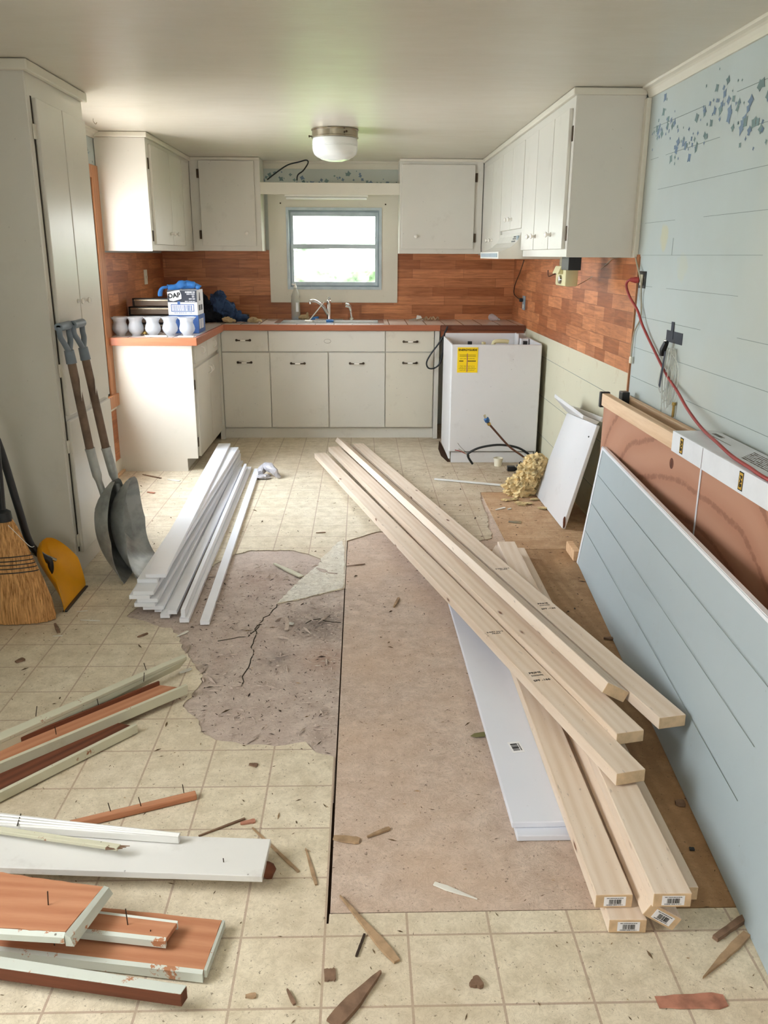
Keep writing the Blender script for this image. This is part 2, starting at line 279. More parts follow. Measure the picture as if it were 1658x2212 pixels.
# ------------------------------------------------------------------ mesh building
class MB:
    def __init__(s): s.bm=bmesh.new()
    def quad(s,pts):
        return s.bm.faces.new([s.bm.verts.new(p) for p in pts])
    def hexa(s,b,t,bev=0.):         # bottom 4, top 4 (same winding)
        vb=[s.bm.verts.new(p) for p in b]; vt=[s.bm.verts.new(p) for p in t]; n=len(vb)
        fs=[s.bm.faces.new(vb[::-1]),s.bm.faces.new(vt)]
        for i in range(n): fs.append(s.bm.faces.new((vb[i],vb[(i+1)%n],vt[(i+1)%n],vt[i])))
        if bev:
            es=list({e for f in fs for e in f.edges}); bmesh.ops.bevel(s.bm,geom=es,offset=bev,segments=2,affect='EDGES',profile=.5)
        return s
    def box(s,x0,x1,y0,y1,z0,z1,bev=0.):
        x0,x1=sorted((x0,x1)); y0,y1=sorted((y0,y1)); z0,z1=sorted((z0,z1))
        q=[(x0,y0),(x1,y0),(x1,y1),(x0,y1)]
        return s.hexa([V((a,b,z0)) for a,b in q],[V((a,b,z1)) for a,b in q],bev)
    def tube(s,pts,r,n=8,cap=True):
        pts=[V(p) for p in pts]; rr=r if isinstance(r,(list,tuple)) else [r]*len(pts); rings=[]; up=None
        for i,p in enumerate(pts):
            d=(pts[min(i+1,len(pts)-1)]-pts[max(i-1,0)]).normalized()
            if up is None: up = d.orthogonal().normalized()
            up=(up-d*up.dot(d)); up = up.normalized() if up.length>1e-6 else d.orthogonal().normalized(); sd=d.cross(up)
            rings.append([s.bm.verts.new(p+up*math.cos(2*PI*k/n)*rr[i]+sd*math.sin(2*PI*k/n)*rr[i]) for k in range(n)])
        for a,b in zip(rings,rings[1:]):
            for k in range(n): s.bm.faces.new((a[k],a[(k+1)%n],b[(k+1)%n],b[k]))
        if cap: s.bm.faces.new(rings[0][::-1]); s.bm.faces.new(rings[-1])
        return s
    def lathe(s,prof,org,axis=(0,0,1),n=24,wob=None):
        org=V(org); a=V(axis).normalized(); u=a.orthogonal().normalized(); w=a.cross(u); rings=[]
        for i,(r,h) in enumerate(prof):
            ring=[]
            for k in range(n):
                th=2*PI*k/n; rr=r*(1+(wob(i,th) if wob else 0)); ring.append(s.bm.verts.new(org+a*h+u*rr*math.cos(th)+w*rr*math.sin(th)))
            rings.append(ring)
        for p,q in zip(rings,rings[1:]):
            for k in range(n): s.bm.faces.new((p[k],p[(k+1)%n],q[(k+1)%n],q[k]))
        if prof[0][0]>1e-5: s.bm.faces.new(rings[0][::-1])
        if prof[-1][0]>1e-5: s.bm.faces.new(rings[-1])
        return s
    def poly(s,pts,th,z=None):      # flat polygon, extruded down by th
        P=[V(p) for p in pts]
        a=[s.bm.verts.new(p) for p in P]; b=[s.bm.verts.new(p-V((0,0,th))) for p in P]
        for tri in tessellate_polygon([P]):
            f=[a[i] for i in tri]; g=[b[i] for i in tri]
            nrm=(P[tri[1]]-P[tri[0]]).cross(P[tri[2]]-P[tri[0]])
            if nrm.z<0: f=f[::-1]
            else: g=g[::-1]
            s.bm.faces.new(f); s.bm.faces.new(g)
        for i in range(len(a)):
            j=(i+1)%len(a); s.bm.faces.new((a[i],a[j],b[j],b[i]))
        return s
    def blob(s,c,r,sc=(1,1,1),amp=.2,fr=2.,sub=3,seed=0.,rot=None,floor=None):
        res=bmesh.ops.create_icosphere(s.bm,subdivisions=sub,radius=1)
        for v in res['verts']:
            k=1+amp*noise.noise(v.co*fr+V((seed,seed*2,0)))+amp*.5*noise.noise(v.co*fr*2.7+V((0,seed,3)))
            p=V((v.co.x*sc[0],v.co.y*sc[1],v.co.z*sc[2]))*r*k
            if rot: p=rot@p
            v.co=V(c)+p
            if floor is not None and v.co.z<floor: v.co.z=floor
        return s
    def add(s,me,mat):
        vs=[s.bm.verts.new(mat@v.co) for v in me.vertices]
        for p in me.polygons:
            try: s.bm.faces.new([vs[i] for i in p.vertices])
            except ValueError: pass
        return s
def ident(loc=(0,0,0),rot=None):
    m=Matrix.Translation(V(loc)); 
    return m@rot.to_4x4() if rot else m
XF={}
def link(name,mb,mat,mw,parent=None,smooth=False):
    me=bpy.data.meshes.new(name); bm=mb.bm
    bmesh.ops.recalc_face_normals(bm,faces=bm.faces)
    inv=mw.inverted()
    for v in bm.verts: v.co=inv@v.co
    bm.to_mesh(me); bm.free()
    mats = mat if isinstance(mat,(list,tuple)) else [mat]
    for m in mats: me.materials.append(M[m] if isinstance(m,str) else m)
    if smooth:
        for p in me.polygons: p.use_smooth=True
        try: me.set_sharp_from_angle(angle=math.radians(38))
        except Exception: pass
    o=bpy.data.objects.new(name,me); COL.objects.link(o)
    if parent is not None: o.parent=parent
    else: o.matrix_world=mw
    XF[o.name]=mw
    return o
def thing(name,label,cat,loc,rot=None,group=None):
    o=bpy.data.objects.new(name,None); COL.objects.link(o); o.empty_display_size=.05
    mw=ident(loc,rot); o.matrix_world=mw; o['label']=label; o['category']=cat
    if group: o['group']=group
    XF[o.name]=mw; return o
def part(name,mb,mat,parent,smooth=False,label=None):
    o=link(name,mb,mat,XF[parent.name],parent,smooth)
    if label: o['label']=label
    return o
def solo(name,mb,mat,label,cat,loc=None,rot=None,group=None,smooth=False,kind=None):
    bb=[v.co for v in mb.bm.verts]
    if loc is None: loc=(sum(v.x for v in bb)/len(bb),sum(v.y for v in bb)/len(bb),min(v.z for v in bb))
    o=link(name,mb,mat,ident(loc,rot),None,smooth); o['label']=label; o['category']=cat
    if group: o['group']=group
    if kind: o['kind']=kind
    return o
def struct(name,mb,mat,label=None):
    o=link(name,mb,mat,Matrix.Identity(4)); o['kind']='structure'
    if label: o['label']=label
    return o
def text_me(txt,size,bold=0.):
    c=bpy.data.curves.new('t','FONT'); c.body=txt; c.size=size; c.offset=bold; c.extrude=.0004; c.align_x='CENTER'; c.align_y='CENTER'
    o=bpy.data.objects.new('t',c); COL.objects.link(o); dg=bpy.context.evaluated_depsgraph_get(); dg.update()
    me=bpy.data.meshes.new_from_object(o.evaluated_get(dg)); bpy.data.objects.remove(o); bpy.data.curves.remove(c); return me
def frame(org,right,up):
    r=V(right).normalized(); n=r.cross(V(up)).normalized(); u=n.cross(r).normalized()
    return Matrix(((r.x,u.x,n.x,org[0]),(r.y,u.y,n.y,org[1]),(r.z,u.z,n.z,org[2]),(0,0,0,1)))
def text(mb,txt,size,fr,u=0,v=0,bold=0.,d=.0008):
    me=text_me(txt,size,bold); mb.add(me,fr@Matrix.Translation((u,v,d))); bpy.data.meshes.remove(me); return mb
def rect(mb,fr,u0,u1,v0,v1,d0=0.,d1=.0008):
    mb.hexa([fr@V((a,b,d0)) for a,b in ((u0,v0),(u1,v0),(u1,v1),(u0,v1))],[fr@V((a,b,d1)) for a,b in ((u0,v0),(u1,v0),(u1,v1),(u0,v1))]); return mb
def bars(mb,fr,u0,u1,v0,v1,n,seed=1,d0=0.,d1=.0012):
    r=random.Random(seed); w=(u1-u0)/n
    for i in range(n):
        k=r.uniform(.25,.8)*w; rect(mb,fr,u0+i*w,u0+i*w+k,v0,v1,d0,d1)
    return mb
def curve_pts(pts,n=6):
    P=[V(p) for p in pts]; out=[]
    for i in range(len(P)-1):
        p0=P[max(i-1,0)];p1=P[i];p2=P[i+1];p3=P[min(i+2,len(P)-1)]
        for k in range(n):
            t=k/n; out.append(.5*((2*p1)+(p2-p0)*t+(2*p0-5*p1+4*p2-p3)*t*t+(3*p1-p0-3*p2+p3)*t**3))
    out.append(P[-1]); return out
# ================================================================== THE ROOM
XL,XR,YB,YF,ZC = -1.76,1.38,7.80,-2.50,2.29
def wall_box(mb,*a): mb.box(*a); return mb
mb=MB(); mb.box(XL-.15,XR+.15,YF-.15,YB+.15,-.12,-.02); fl=struct('floor',mb,'slab'); XF['floor']=Matrix.Identity(4)
YS,YE,YP = 1.656,4.265,5.41           # plywood sheet joints
def zp(pts,z=0.): return [az(x,y,0) + V((0,0,z)) for x,y in pts]
def jag(pts,step=.02,amp=.006,seed=1,skip=()):
    r=random.Random(seed); out=[]
    for i,(a,b) in enumerate(zip(pts,pts[1:])):
        out.append(a); L=(b-a).length; n=int(L/step)
        if i in skip: continue
        d=(b-a).normalized() if L>0 else V((1,0,0)); s=V((-d.y,d.x,0))
        for k in range(1,n): out.append(a+(b-a)*(k/n)+s*r.uniform(-amp,amp))
    out.append(pts[-1]); return out
tearL=[(722,1636),(682,1625),(670,1614),(660,1602),(594,1612),(538,1609),(481,1601),(441,1586),(423,1550),(394,1525),(427,1485),(438,1460),(420,1434),(402,1409),(387,1387),(386,1375),(369,1356),(347,1355),(310,1341),(273,1331),(330,1290),(420,1245),(470,1215),(501,1199),(542,1188),(623,1188),(664,1196),(692,1207),(693,1213),(676,1230),(651,1249),(598,1304),(650,1293),(742,1270)]
tearR=[(746,1168),(780,1159),(816,1148),(900,1150),(960,1160),(1025,1175),(1040,1166),(1062,1162),(1060,1148),(1052,1138),(1054,1115),(1045,1100),(1040,1085),(1036,1064)]
SX=-.0870
out=[V((XL,YF,0)),V((XR,YF,0)),V((XR,YS-.004,0)),V((SX+.006,YS-.004,0)),V((SX+.005,YS-.035,0)),V((SX,YS-.035,0))]
L_=zp(tearL); L_[0].x=SX; L_[-1].x=SX+.004
R_=zp(tearR); R_[0].x=SX+.004
out+=jag(L_,.022,.007,3)+jag(R_,.03,.006,5)+[V((.84,YP+.01,0)),V((XR,YP+.01,0)),V((XR,YB,0)),V((XL,YB,0))]
part('vinyl_flooring',MB().poly(out,.003),'vinyl',fl,label='cream tile-pattern vinyl sheet torn away in the middle')
part('paper_backing',MB().poly([V((XL+.6,2.1,-.0045)),V((-.0845,2.1,-.0045)),V((-.0845,4.6,-.0045)),V((XL+.6,4.6,-.0045))],.01),'paper',fl,label='grey brown torn backing paper')
part('felt_backing',MB().poly(jag([p+V((0,0,.0012)) for p in zp([(598,1303),(651,1249),(676,1230),(693,1213),(692,1207),(712,1190),(728,1172),(738,1168),(743,1186),(743,1262),(740,1270),(650,1293),(598,1303)])],.02,.003,8)[:-1],.002),'felt',fl,label='white felt underside of the torn vinyl')
part('hardboard_sheet',MB().box(-.0795,.578,YS,YE,-.014,-.001),'hard',fl,label='pinkish brown underlay sheet')
part('plywood_sheet',MB().box(.58,XR,YS,YE,-.014,-.0012),'ply',fl,label='tan plywood underlay sheet')
part('plywood_patch',MB().box(.80,XR,YE+.004,YP,-.014,-.0008),'plyl',fl,label='pale plywood patch')
part('underlay_strip',MB().poly([V((-.08,YE+.004,-.005)),V((.80,YE+.004,-.005)),V((.80,YP,-.005)),V((-.08,YP-.4,-.005))],.009),'hard',fl,label='brown underlay showing in the tear')
part('subfloor_hole',MB().poly([p+V((0,0,.0015)) for p in zp([(948,952),(952,958),(972,998),(966,998),(952,985),(946,970)])],.001),'slab',fl,label='dark torn gap beside the dishwasher')
# dark cracks across the backing paper
mb=MB()
for k,ln in enumerate(([(598,1304),(560,1345),(535,1374),(500,1378),(470,1383)],[(556,1350),(548,1380),(540,1430),(526,1470),(521,1480)],[(660,1345),(690,1335),(720,1342),(736,1343)])):
    P=jag(zp(ln),.03,.012,20+k)
    mb.tube([p+V((0,0,-.0045)) for p in P],.0028,4)
part('crack',mb,'line',fl,label='dark crack in the backing paper')

mb=MB(); mb.box(XL-.15,XR+.15,YF-.15,YB+.15,ZC,ZC+.1); struct('ceiling',mb,'ceil')
# back wall with the window opening
wx0,wx1,wz0,wz1=-.655,.182,1.225,1.917
mb=MB()
mb.box(XL,wx0,YB,YB+.12,0,ZC).box(wx1,XR,YB,YB+.12,0,ZC).box(wx0,wx1,YB,YB+.12,0,wz0).box(wx0,wx1,YB,YB+.12,wz1,ZC)
wb=struct('wall_back',mb,'wallp')
mb=MB(); mb.box(XL,-.81,YB-.006,YB,.965,1.56).box(.325,XR,YB-.006,YB,.965,1.56).box(-.81,.325,YB-.006,YB,.965,1.11); part('backsplash_panel',mb,'bb',wb,label='orange brown block-print board')
# left wall with the stripped window opening and an added one out of view
ly0,ly1,lz0,lz1=4.78,5.86,.60,1.99
mb=MB(); mb.box(XL-.12,XL,YF,.5,0,ZC).box(XL-.12,XL,1.7,ly0,0,ZC).box(XL-.12,XL,.5,1.7,0,.9).box(XL-.12,XL,.5,1.7,1.95,ZC).box(XL-.12,XL,ly1,YB+.12,0,ZC).box(XL-.12,XL,ly0,ly1,0,lz0).box(XL-.12,XL,ly0,ly1,lz1,ZC)
wl=struct('wall_left',mb,'blue')
mb=MB(); mb.box(XL,XL+.006,6.04,YB-.006,.965,1.53).box(XL,XL+.005,4.70,6.04,.10,.47); part('backsplash_panel',mb,'bby',wl,label='orange brown block-print board')
mb=MB(); mb.box(XR,XR+.12,YF,YB+.12,0,ZC); wr=struct('wall_right',mb,'blue')
mb=MB(); mb.box(XR-.007,XR,4.30,YB-.006,.945,1.53); part('backsplash_panel',mb,'bby',wr,label='orange brown block-print board')
mb=MB(); mb.box(XR-.004,XR,4.31,YB-.006,0,.945); part('lower_board',mb,'creamwall',wr,label='cream painted boards below the block print')
mb=MB().poly([V((-.5,0,0))],0) if False else MB()
mb.box(XR-.009,XR,4.29,4.303,.83,1.52); part('board_edge',mb,'casing',wr)
mb=MB()
for z in (.06,.206,.352,.498,.644,.79,.936,1.082,1.236,1.383,1.527,1.675,1.819,1.961,2.10):
    r=random.Random(int(z*1000)); y=-2.4
    while y<4.25:
        L=r.uniform(.5,1.6); mb.box(XR-.0012,XR,y,min(y+L,4.27),z-.0008,z+.0008); y+=L+r.uniform(.05,.4)
for z in (.79,.498,.206): mb.box(XR-.0052,XR-.003,4.35,7.7,z-.0012,z+.0012)
mb.box(XR-.0012,XR,3.86,3.862,1.527,1.60); part('plank_seams',mb,'lineb',wr)
# wall behind the camera; its window opening is added to let light in
mb=MB(); mb.box(XL-.12,-.70,YF-.12,YF,0,ZC).box(.30,XR+.12,YF-.12,YF,0,ZC).box(-.70,.30,YF-.12,YF,1.95,ZC).box(-.70,.30,YF-.12,YF,0,1.20); struct('wall_near',mb,'wallp')
mb=MB(); mb.box(-.70,-.66,YF-.1,YF-.05,1.20,1.95).box(.26,.30,YF-.1,YF-.05,1.20,1.95).box(-.66,.26,YF-.1,YF-.05,1.20,1.24).box(-.66,.26,YF-.1,YF-.05,1.91,1.95)
struct('window_added_near',mb,'alu')  # unseen window frame, added for the light balance
mb=MB(); mb.box(XL-.1,XL-.05,.5,.54,.9,1.95).box(XL-.1,XL-.05,1.66,1.70,.9,1.95).box(XL-.1,XL-.05,.54,1.66,.9,.94).box(XL-.1,XL-.05,.54,1.66,1.91,1.95)
struct('window_added_side',mb,'alu')  # added window near the camera, out of view, to brighten the front floor
# ---- kitchen window
def ring(mb,x0,x1,y0,y1,z0,z1,w,wb=None,wt=None):
    wb=wb or w; wt=wt or w
    return mb.box(x0,x0+w,y0,y1,z0,z1).box(x1-w,x1,y0,y1,z0,z1).box(x0+w,x1-w,y0,y1,z0,z0+wb).box(x0+w,x1-w,y0,y1,z1-wt,z1)
def alu_win():
    mb=MB(); ring(mb,wx0,wx1,YB-.032,YB+.06,wz0,wz1,.022); w=struct('window_1',mb,'alu')
    mb2=MB(); ring(mb2,wx0+.0225,wx1-.0225,YB+.012,YB+.058,wz0+.0225,wz1-.0225,.012); part('inner_track',mb2,'alud',w)
    for z0,z1,yo in ((1.572,wz1-.035,.034),(wz0+.035,1.612,.014)):
        mb2=MB(); a=YB+yo; ring(mb2,wx0+.035,wx1-.035,a,a+.018,z0,z1,.022,.03,.034)
        s=part('window_sash',mb2,'alu',w); XF[s.name]=Matrix.Identity(4)
        part('pane',MB().box(wx0+.0575,wx1-.0575,a+.008,a+.011,z0+.0305,z1-.0345),'glass',s)
    for x in (wx0+.14,wx1-.2): part('latch',MB().box(x,x+.07,YB-.012,YB+.004,wz0+.0225,wz0+.034),'alud',w)
    return w
alu_win()
mb=MB(); y0,y1=YB-.022,YB
mb.box(-.81,wx0-.0,y0,y1,1.112,2.06).box(wx1,.325,y0,y1,1.112,2.06).box(wx0,wx1,y0,y1,1.112,wz0).box(wx0,wx1,y0,y1,wz1,2.06)
tr1=struct('trim_1',mb,'trimw','cream painted board surround of the kitchen window')
mb=MB()
for x,z in ((-.70,1.95),(.215,1.945)): mb.lathe([(.0,-.002),(.007,0),(.006,.003),(0,.004)],(x,y0,z),(0,-1,0),8)
XF['trim_1']=Matrix.Identity(4); part('bracket_mark',mb,'bronze',tr1)
# valance between the wall cabinets and fluorescent strip under it
mb=MB(); mb.box(-.84,.325,7.50,7.522,2.005,2.098,.003); struct('trim_2',mb,'trimw','plain white valance board over the window')
t_=thing('strip_light','slim white fluorescent strip under the valance above the window','light',(-.25,7.60,2.0))
part('housing',MB().box(-.64,.06,7.523,7.60,1.990,2.012,.003),'hoodw',t_); part('lamp_tube',MB().tube([(-.63,7.56,1.979),(.05,7.56,1.979)],.011,10),'milk',t_,True)
# stencilled ivy border
def ivy(mbs,fr,length,v0,h,seed,dens=11):
    r=random.Random(seed); n=int(length*dens)
    for i in range(n*3):
        u=length*i/(n*3)+r.uniform(-.02,.02); ph=u*2*PI/.62
        v=v0+h*.5+math.sin(ph)*h*.24+r.gauss(0,h*.19); s=r.choice((.006,.008,.010,.012,.015,.022,.018)) ; a=r.uniform(0,6.28)
        mb=mbs[0] if r.random()<.55 else mbs[1]
        k=8; P=[]
        for q in range(k):
            th=a+2*PI*q/k; rr=s*(1 if q%2==0 else .62)*(1.25 if q==0 else 1); P.append(fr@V((u+rr*math.cos(th),v+rr*math.sin(th),.0006+i*.00001)))
        mb.bm.faces.new([mb.bm.verts.new(p) for p in P])
frR=frame((XR,4.27,0),(0,-1,0),(0,0,1))
a,b=MB(),MB(); ivy((a,b),frR,6.0,1.90,.28,4,34); part('stencil_leaves',a,'stencil',wr); part('stencil_leaves',b,'stencilg',wr)
frB=frame((-.84,YB,0),(1,0,0),(0,0,1)); a,b=MB(),MB(); ivy((a,b),frB,1.16,2.085,.12,9,14); XF['wall_back']=Matrix.Identity(4); part('stencil_leaves',a,'stencil',wb); part('stencil_leaves',b,'stencilg',wb)
frL=frame((XL,5.0,0),(0,1,0),(0,0,1)); a,b=MB(),MB(); ivy((a,b),frL,1.0,2.06,.17,5); part('stencil_leaves',a,'stencil',wl)
part('stencil_leaves',b,'stencilg',wl)
# crown mouldings
def crown(name,pts,inward,w=.055,h=.055,lab=None):
    mb=MB()
    for (a,b) in zip(pts,pts[1:]):
        a,b=V(a),V(b)
        prof=[(0,-h),(.010,-h),(.016,-h*.72),(w*.45,-h*.42),(w*.62,-h*.30),(w*.95,-.010),(w,-.004),(w,0),(0,0)]
        i=V(inward)
        P=[[mb.bm.verts.new(p+i*u+V((0,0,v))) for u,v in prof] for p in (a,b)]
        n=len(prof)
        for k in range(n): mb.bm.faces.new((P[0][k],P[0][(k+1)%n],P[1][(k+1)%n],P[1][k]))
        mb.bm.faces.new(P[0]); mb.bm.faces.new(P[1][::-1])
    return struct(name,mb,'trimw',lab)
crown('trim_3',[(XR,YF,ZC),(XR,4.35,ZC)],(-1,0,0),.045,.05,'crown moulding along the right wall')
crown('trim_4',[(XL,4.66,ZC),(XL,6.06,ZC)],(1,0,0),.045,.045,'crown moulding over the stripped left window')
crown('trim_5',[(-.84,YB,ZC),(.325,YB,ZC)],(0,-1,0),.05,.06,'crown moulding over the kitchen window')
mb=MB(); mb.box(XR-.024,XR-.0005,4.330,4.3735,1.515,ZC-.05,.003); struct('trim_6',mb,'trimw','vertical batten between wall cabinet and blue wall')
# left window: stripped casing
mb=MB()
mb.box(XL,XL+.018,5.885,6.02,.50,2.075,.002).box(XL,XL+.018,4.66,5.885,1.995,2.075,.002).box(XL,XL+.018,4.66,4.76,.50,2.0,.002).box(XL,XL+.035,4.66,6.02,.49,.575,.003)
mb.box(XL-.12,XL+.004,5.845,5.862,.60,1.99).box(XL-.12,XL+.004,4.78,4.80,.60,1.99).box(XL-.12,XL+.004,4.78,5.86,.60,.62).box(XL-.12,XL+.004,4.78,5.86,1.97,1.99)
w2=struct('window_2',mb,'casing','window stripped to bare orange wood in the left wall'); XF['window_2']=Matrix.Identity(4)
part('gap',MB().box(XL+.001,XL+.006,5.862,5.884,.55,1.99),'line',w2)
part('window_sash',MB().box(XL-.09,XL-.05,5.80,5.845,.62,1.97).box(XL-.09,XL-.05,4.80,4.845,.62,1.97).box(XL-.09,XL-.05,4.80,5.845,1.26,1.30).box(XL-.09,XL-.05,4.80,5.845,.62,.67).box(XL-.09,XL-.05,4.80,5.845,1.93,1.97),'casing',w2)
part('pane',MB().box(XL-.072,XL-.068,4.84,5.81,.65,1.94),'glass',w2)
part('apron',MB().box(XL,XL+.012,4.66,6.035,.465,.49),'trimw',w2,label='white painted strip under the sill')
mb=MB(); mb.box(XL,XL+.014,4.70,6.04,0,.10,.003); struct('baseboard_left',mb,'trimw')
mb=MB(); mb.box(XL+.0145,XL+.035,5.40,6.03,0,.018,.003); solo('shoe_moulding',mb,'pinel','bare wood strip lying along the baseboard by the left cabinet','moulding')
# outdoors
mb=MB(); mb.box(-14,14,8.1,30,-.5,-.4); struct('ground_outside',mb,'grass')
for i,(x,y,r) in enumerate(((-4.6,21,2.1),(-.4,22,2.0),(4.0,21,1.9))):
    mb=MB(); mb.blob((x,y,.55),r,(1,.7,.62),.55,2.6,5,i*3.1); solo('bush',mb,'bush',('pale green bush outdoors, left in the kitchen window','pale green bush outdoors, middle of the kitchen window','pale green bush outdoors, right in the kitchen window')[i],'bush')

# ================================================================== CABINETS
def knob(mb,org,axis,s=1.):
    return mb.lathe([(.010*s,0),(.011*s,.003*s),(.006*s,.010*s),(.007*s,.018*s),(.014*s,.024*s),(.015*s,.029*s),(.010*s,.034*s),(0,.036*s)],org,axis,14)
def pull(mb1,mb2,c,right,out):        # bronze bar pull with porcelain middle
    c,right,out=V(c),V(right),V(out); dn=V((0,0,-1))
    mb1.tube([c+right*k+out*o for k,o in ((-.056,.001),(-.056,.006),(-.046,.02),(-.020,.026),(.020,.026),(.046,.02),(.056,.006),(.056,.001))],[.011,.009,.006,.0045,.0045,.006,.009,.011],8)
    mb2.tube([c-right*.021+out*.026,c-right*.012+out*.027,c+right*.012+out*.027,c+right*.021+out*.026],[.0055,.008,.008,.0055],10)
def hinge_old(mb,c,ax_):                  # ax_ 'x': on a face X=const ; 'y': on face Y=const
    x,y,z=c
    if ax_=='x': mb.box(x-.004,x+.004,y-.010,y+.010,z-.035,z+.035,.002); mb.tube([(x,y,z-.03),(x,y,z+.03)],.005,8)
    else: mb.box(x-.010,x+.010,y-.004,y+.004,z-.035,z+.035,.002); mb.tube([(x,y,z-.03),(x,y,z+.03)],.005,8)
DB=.0025
def hinges(par,ax_,*cs):
    for c in cs:
        h=MB(); hinge_old(h,c,ax_); part('hinge',h,'bronze',par)
# back base run
FY=7.14
cb=thing('base_cabinet','long white base cabinet under the sink with eight drawer and door fronts','cabinet',(-.28,7.47,0))
mb=MB(); mb.box(-1.175,.615,7.158,7.78,.10,.925).box(-1.175,.615,7.185,7.24,0,.10); part('carcass',mb,'cab',cb)
part('end_panel',MB().box(.617,.655,7.135,7.78,0,.925,.002),'cabs',cb)
part('toe_kick',MB().box(-1.19,.615,7.178,7.186,.0,.085),'cab',cb)
def front(nm,x0,x1,z0,z1,px=None,tilt=0.):
    d=part(nm,MB().box(x0+.003,x1-.003,FY,FY+.018,z0,z1,DB),'cabd' if x0>.19 else 'cab',cb); XF[d.name]=XF[cb.name]
    if px is not None:
        a,b=MB(),MB(); pull(a,b,(px,FY,tilt),(1,0,0),(0,-1,0)); h=part('handle',a,'bronze',d,True,'dark bar pull'); XF[h.name]=XF[cb.name]; part('handle_grip',b,'porc',d,True,'white porcelain grip')
    return d
front('drawer',-1.171,-.777,.745,.915,ay(525,735,FY).x,ay(525,735,FY).z)
d=front('false_front',-.777,.202,.745,.915)
mb=MB(); c=ay(707,737,FY); mb.tube([V((c.x+.028*math.cos(t*PI/12),FY-.0005,c.z+.017*math.sin(t*PI/12))) for t in range(25)],.0012,4,False); part('oval_mark',mb,'inkg',d)
front('drawer',.202,.613,.745,.915,ay(886,738,FY).x,ay(886,738,FY).z)
front('door',-1.171,-.769,.10,.735,ay(528,783,FY).x,ay(528,783,FY).z); front('door',-.769,-.280,.10,.735,ay(643,785,FY).x,ay(643,785,FY).z)
front('door',-.276,.202,.10,.735,ay(770,785,FY).x,ay(770,785,FY).z); front('door',.202,.610,.10,.735,ay(885,784,FY).x,ay(885,784,FY).z)
# left base run
FX=-1.19
cl=thing('base_cabinet','white base cabinet against the left wall, its plain side facing the room','cabinet',(-1.48,6.6,0))
mb=MB(); mb.box(XL+.008,FX-.018,6.02,7.12,.10,.925).box(XL+.008,FX-.09,6.02,7.12,0,.10); part('carcass',mb,'cab',cl)
mb=MB(); P=[(XL+.004,0),(-1.27,0),(-1.27,.095),(FX-.002,.095),(FX-.002,.925),(XL+.004,.925)]
mb.hexa([V((x,6.0,z)) for x,z in P],[V((x,6.018,z)) for x,z in P]); part('side_panel',mb,'cabs',cl)
part('corner_filler',MB().box(-1.206,-1.172,7.113,7.1575,.0,.915),'cab',cl)
for nm,y0,y1,z0,z1,kp in (('drawer',6.12,6.585,.765,.905,(437,765)),('drawer',6.60,7.10,.765,.905,(464,744)),('door',6.12,6.64,.085,.735,(447,816)),('door',6.65,7.11,.085,.735,(463,800))):
    d=part(nm,MB().box(FX-.018,FX,y0,y1,z0,z1,DB),'cab',cl); XF[d.name]=XF[cl.name]
    yc={765:6.36,744:6.86,816:6.60,800:6.70}[kp[1]]; zc=.84 if nm=='drawer' else .665
    h=MB(); h.tube(curve_pts([(FX,yc,zc+.025),(FX+.022,yc,zc+.018),(FX+.024,yc,zc-.015),(FX,yc,zc-.028)],4),.005,8); part('handle',h,'porc',d,True,'white loop handle')
hinges(cl,'x',(FX-.012,6.085,.62),(FX-.012,6.085,.20))
# countertop
ct=thing('countertop','L-shaped pale tiled countertop with brown wooden edge','countertop',(-.2,7.45,.925))
sx0,sx1,sy0,sy1=-.715,.175,7.235,7.655
mb=MB(); ZT=.965
mb.box(XL+.003,-1.165,5.96,7.135,.928,ZT).box(XL+.003,sx0,7.135,YB-.007,.928,ZT).box(sx1,XR-.004,7.135,YB-.007,.928,ZT).box(sx0,sx1,7.135,sy0,.928,ZT).box(sx0,sx1,sy1,YB-.007,.928,ZT)
part('tile_top',mb,'tile',ct)
mb=MB(); mb.box(-1.145,.66,7.110,7.132,.918,.967,.004); part('wood_edge',mb,'edge',ct)
part('wood_edge',MB().box(.662,1.372,7.110,7.132,.922,.967,.004),'darkwood',ct,label='darker worn length of edging')
part('wood_edge',MB().box(XL+.002,-1.14,5.936,5.958,.912,.967,.004),'edge',ct); part('wood_edge',MB().box(-1.162,-1.14,5.96,7.109,.912,.967,.004),'edge',ct)
part('cleat',MB().box(.665,1.37,7.15,7.17,.865,.92,.003),'edge',ct,label='bare wooden cleat under the open counter end')
# wall cabinets
c1=thing('wall_cabinet','white wall cabinet on the left wall with side panel facing the room','cabinet',(-1.59,6.7,1.53))
part('carcass',MB().box(XL+.004,-1.436,6.05,YB-.008,1.545,2.255),'cab',c1); part('side_panel',MB().box(XL+.004,-1.421,6.03,6.049,1.54,2.255,.002),'cabs',c1)
part('face_frame',MB().box(-1.436,-1.422,6.05,7.50,1.545,2.255,.001),'cab',c1)
part('cornice',MB().box(XL+.003,-1.405,6.012,7.50,2.256,2.288,.005),'trimw',c1)
for y0,y1,ky in ((6.105,6.645,6.58),(6.655,7.09,6.72),(7.11,7.37,None)):
    d=part('door',MB().box(-1.422,-1.404,y0,y1,1.585,2.225,DB),'cab',c1); XF[d.name]=XF[c1.name]
    if ky: part('knob',knob(MB(),(-1.404,ky,1.665),(1,0,0)),'porc',d,True)
hinges(c1,'x',(-1.42,6.075,2.10),(-1.42,6.075,1.64))
UY=7.50
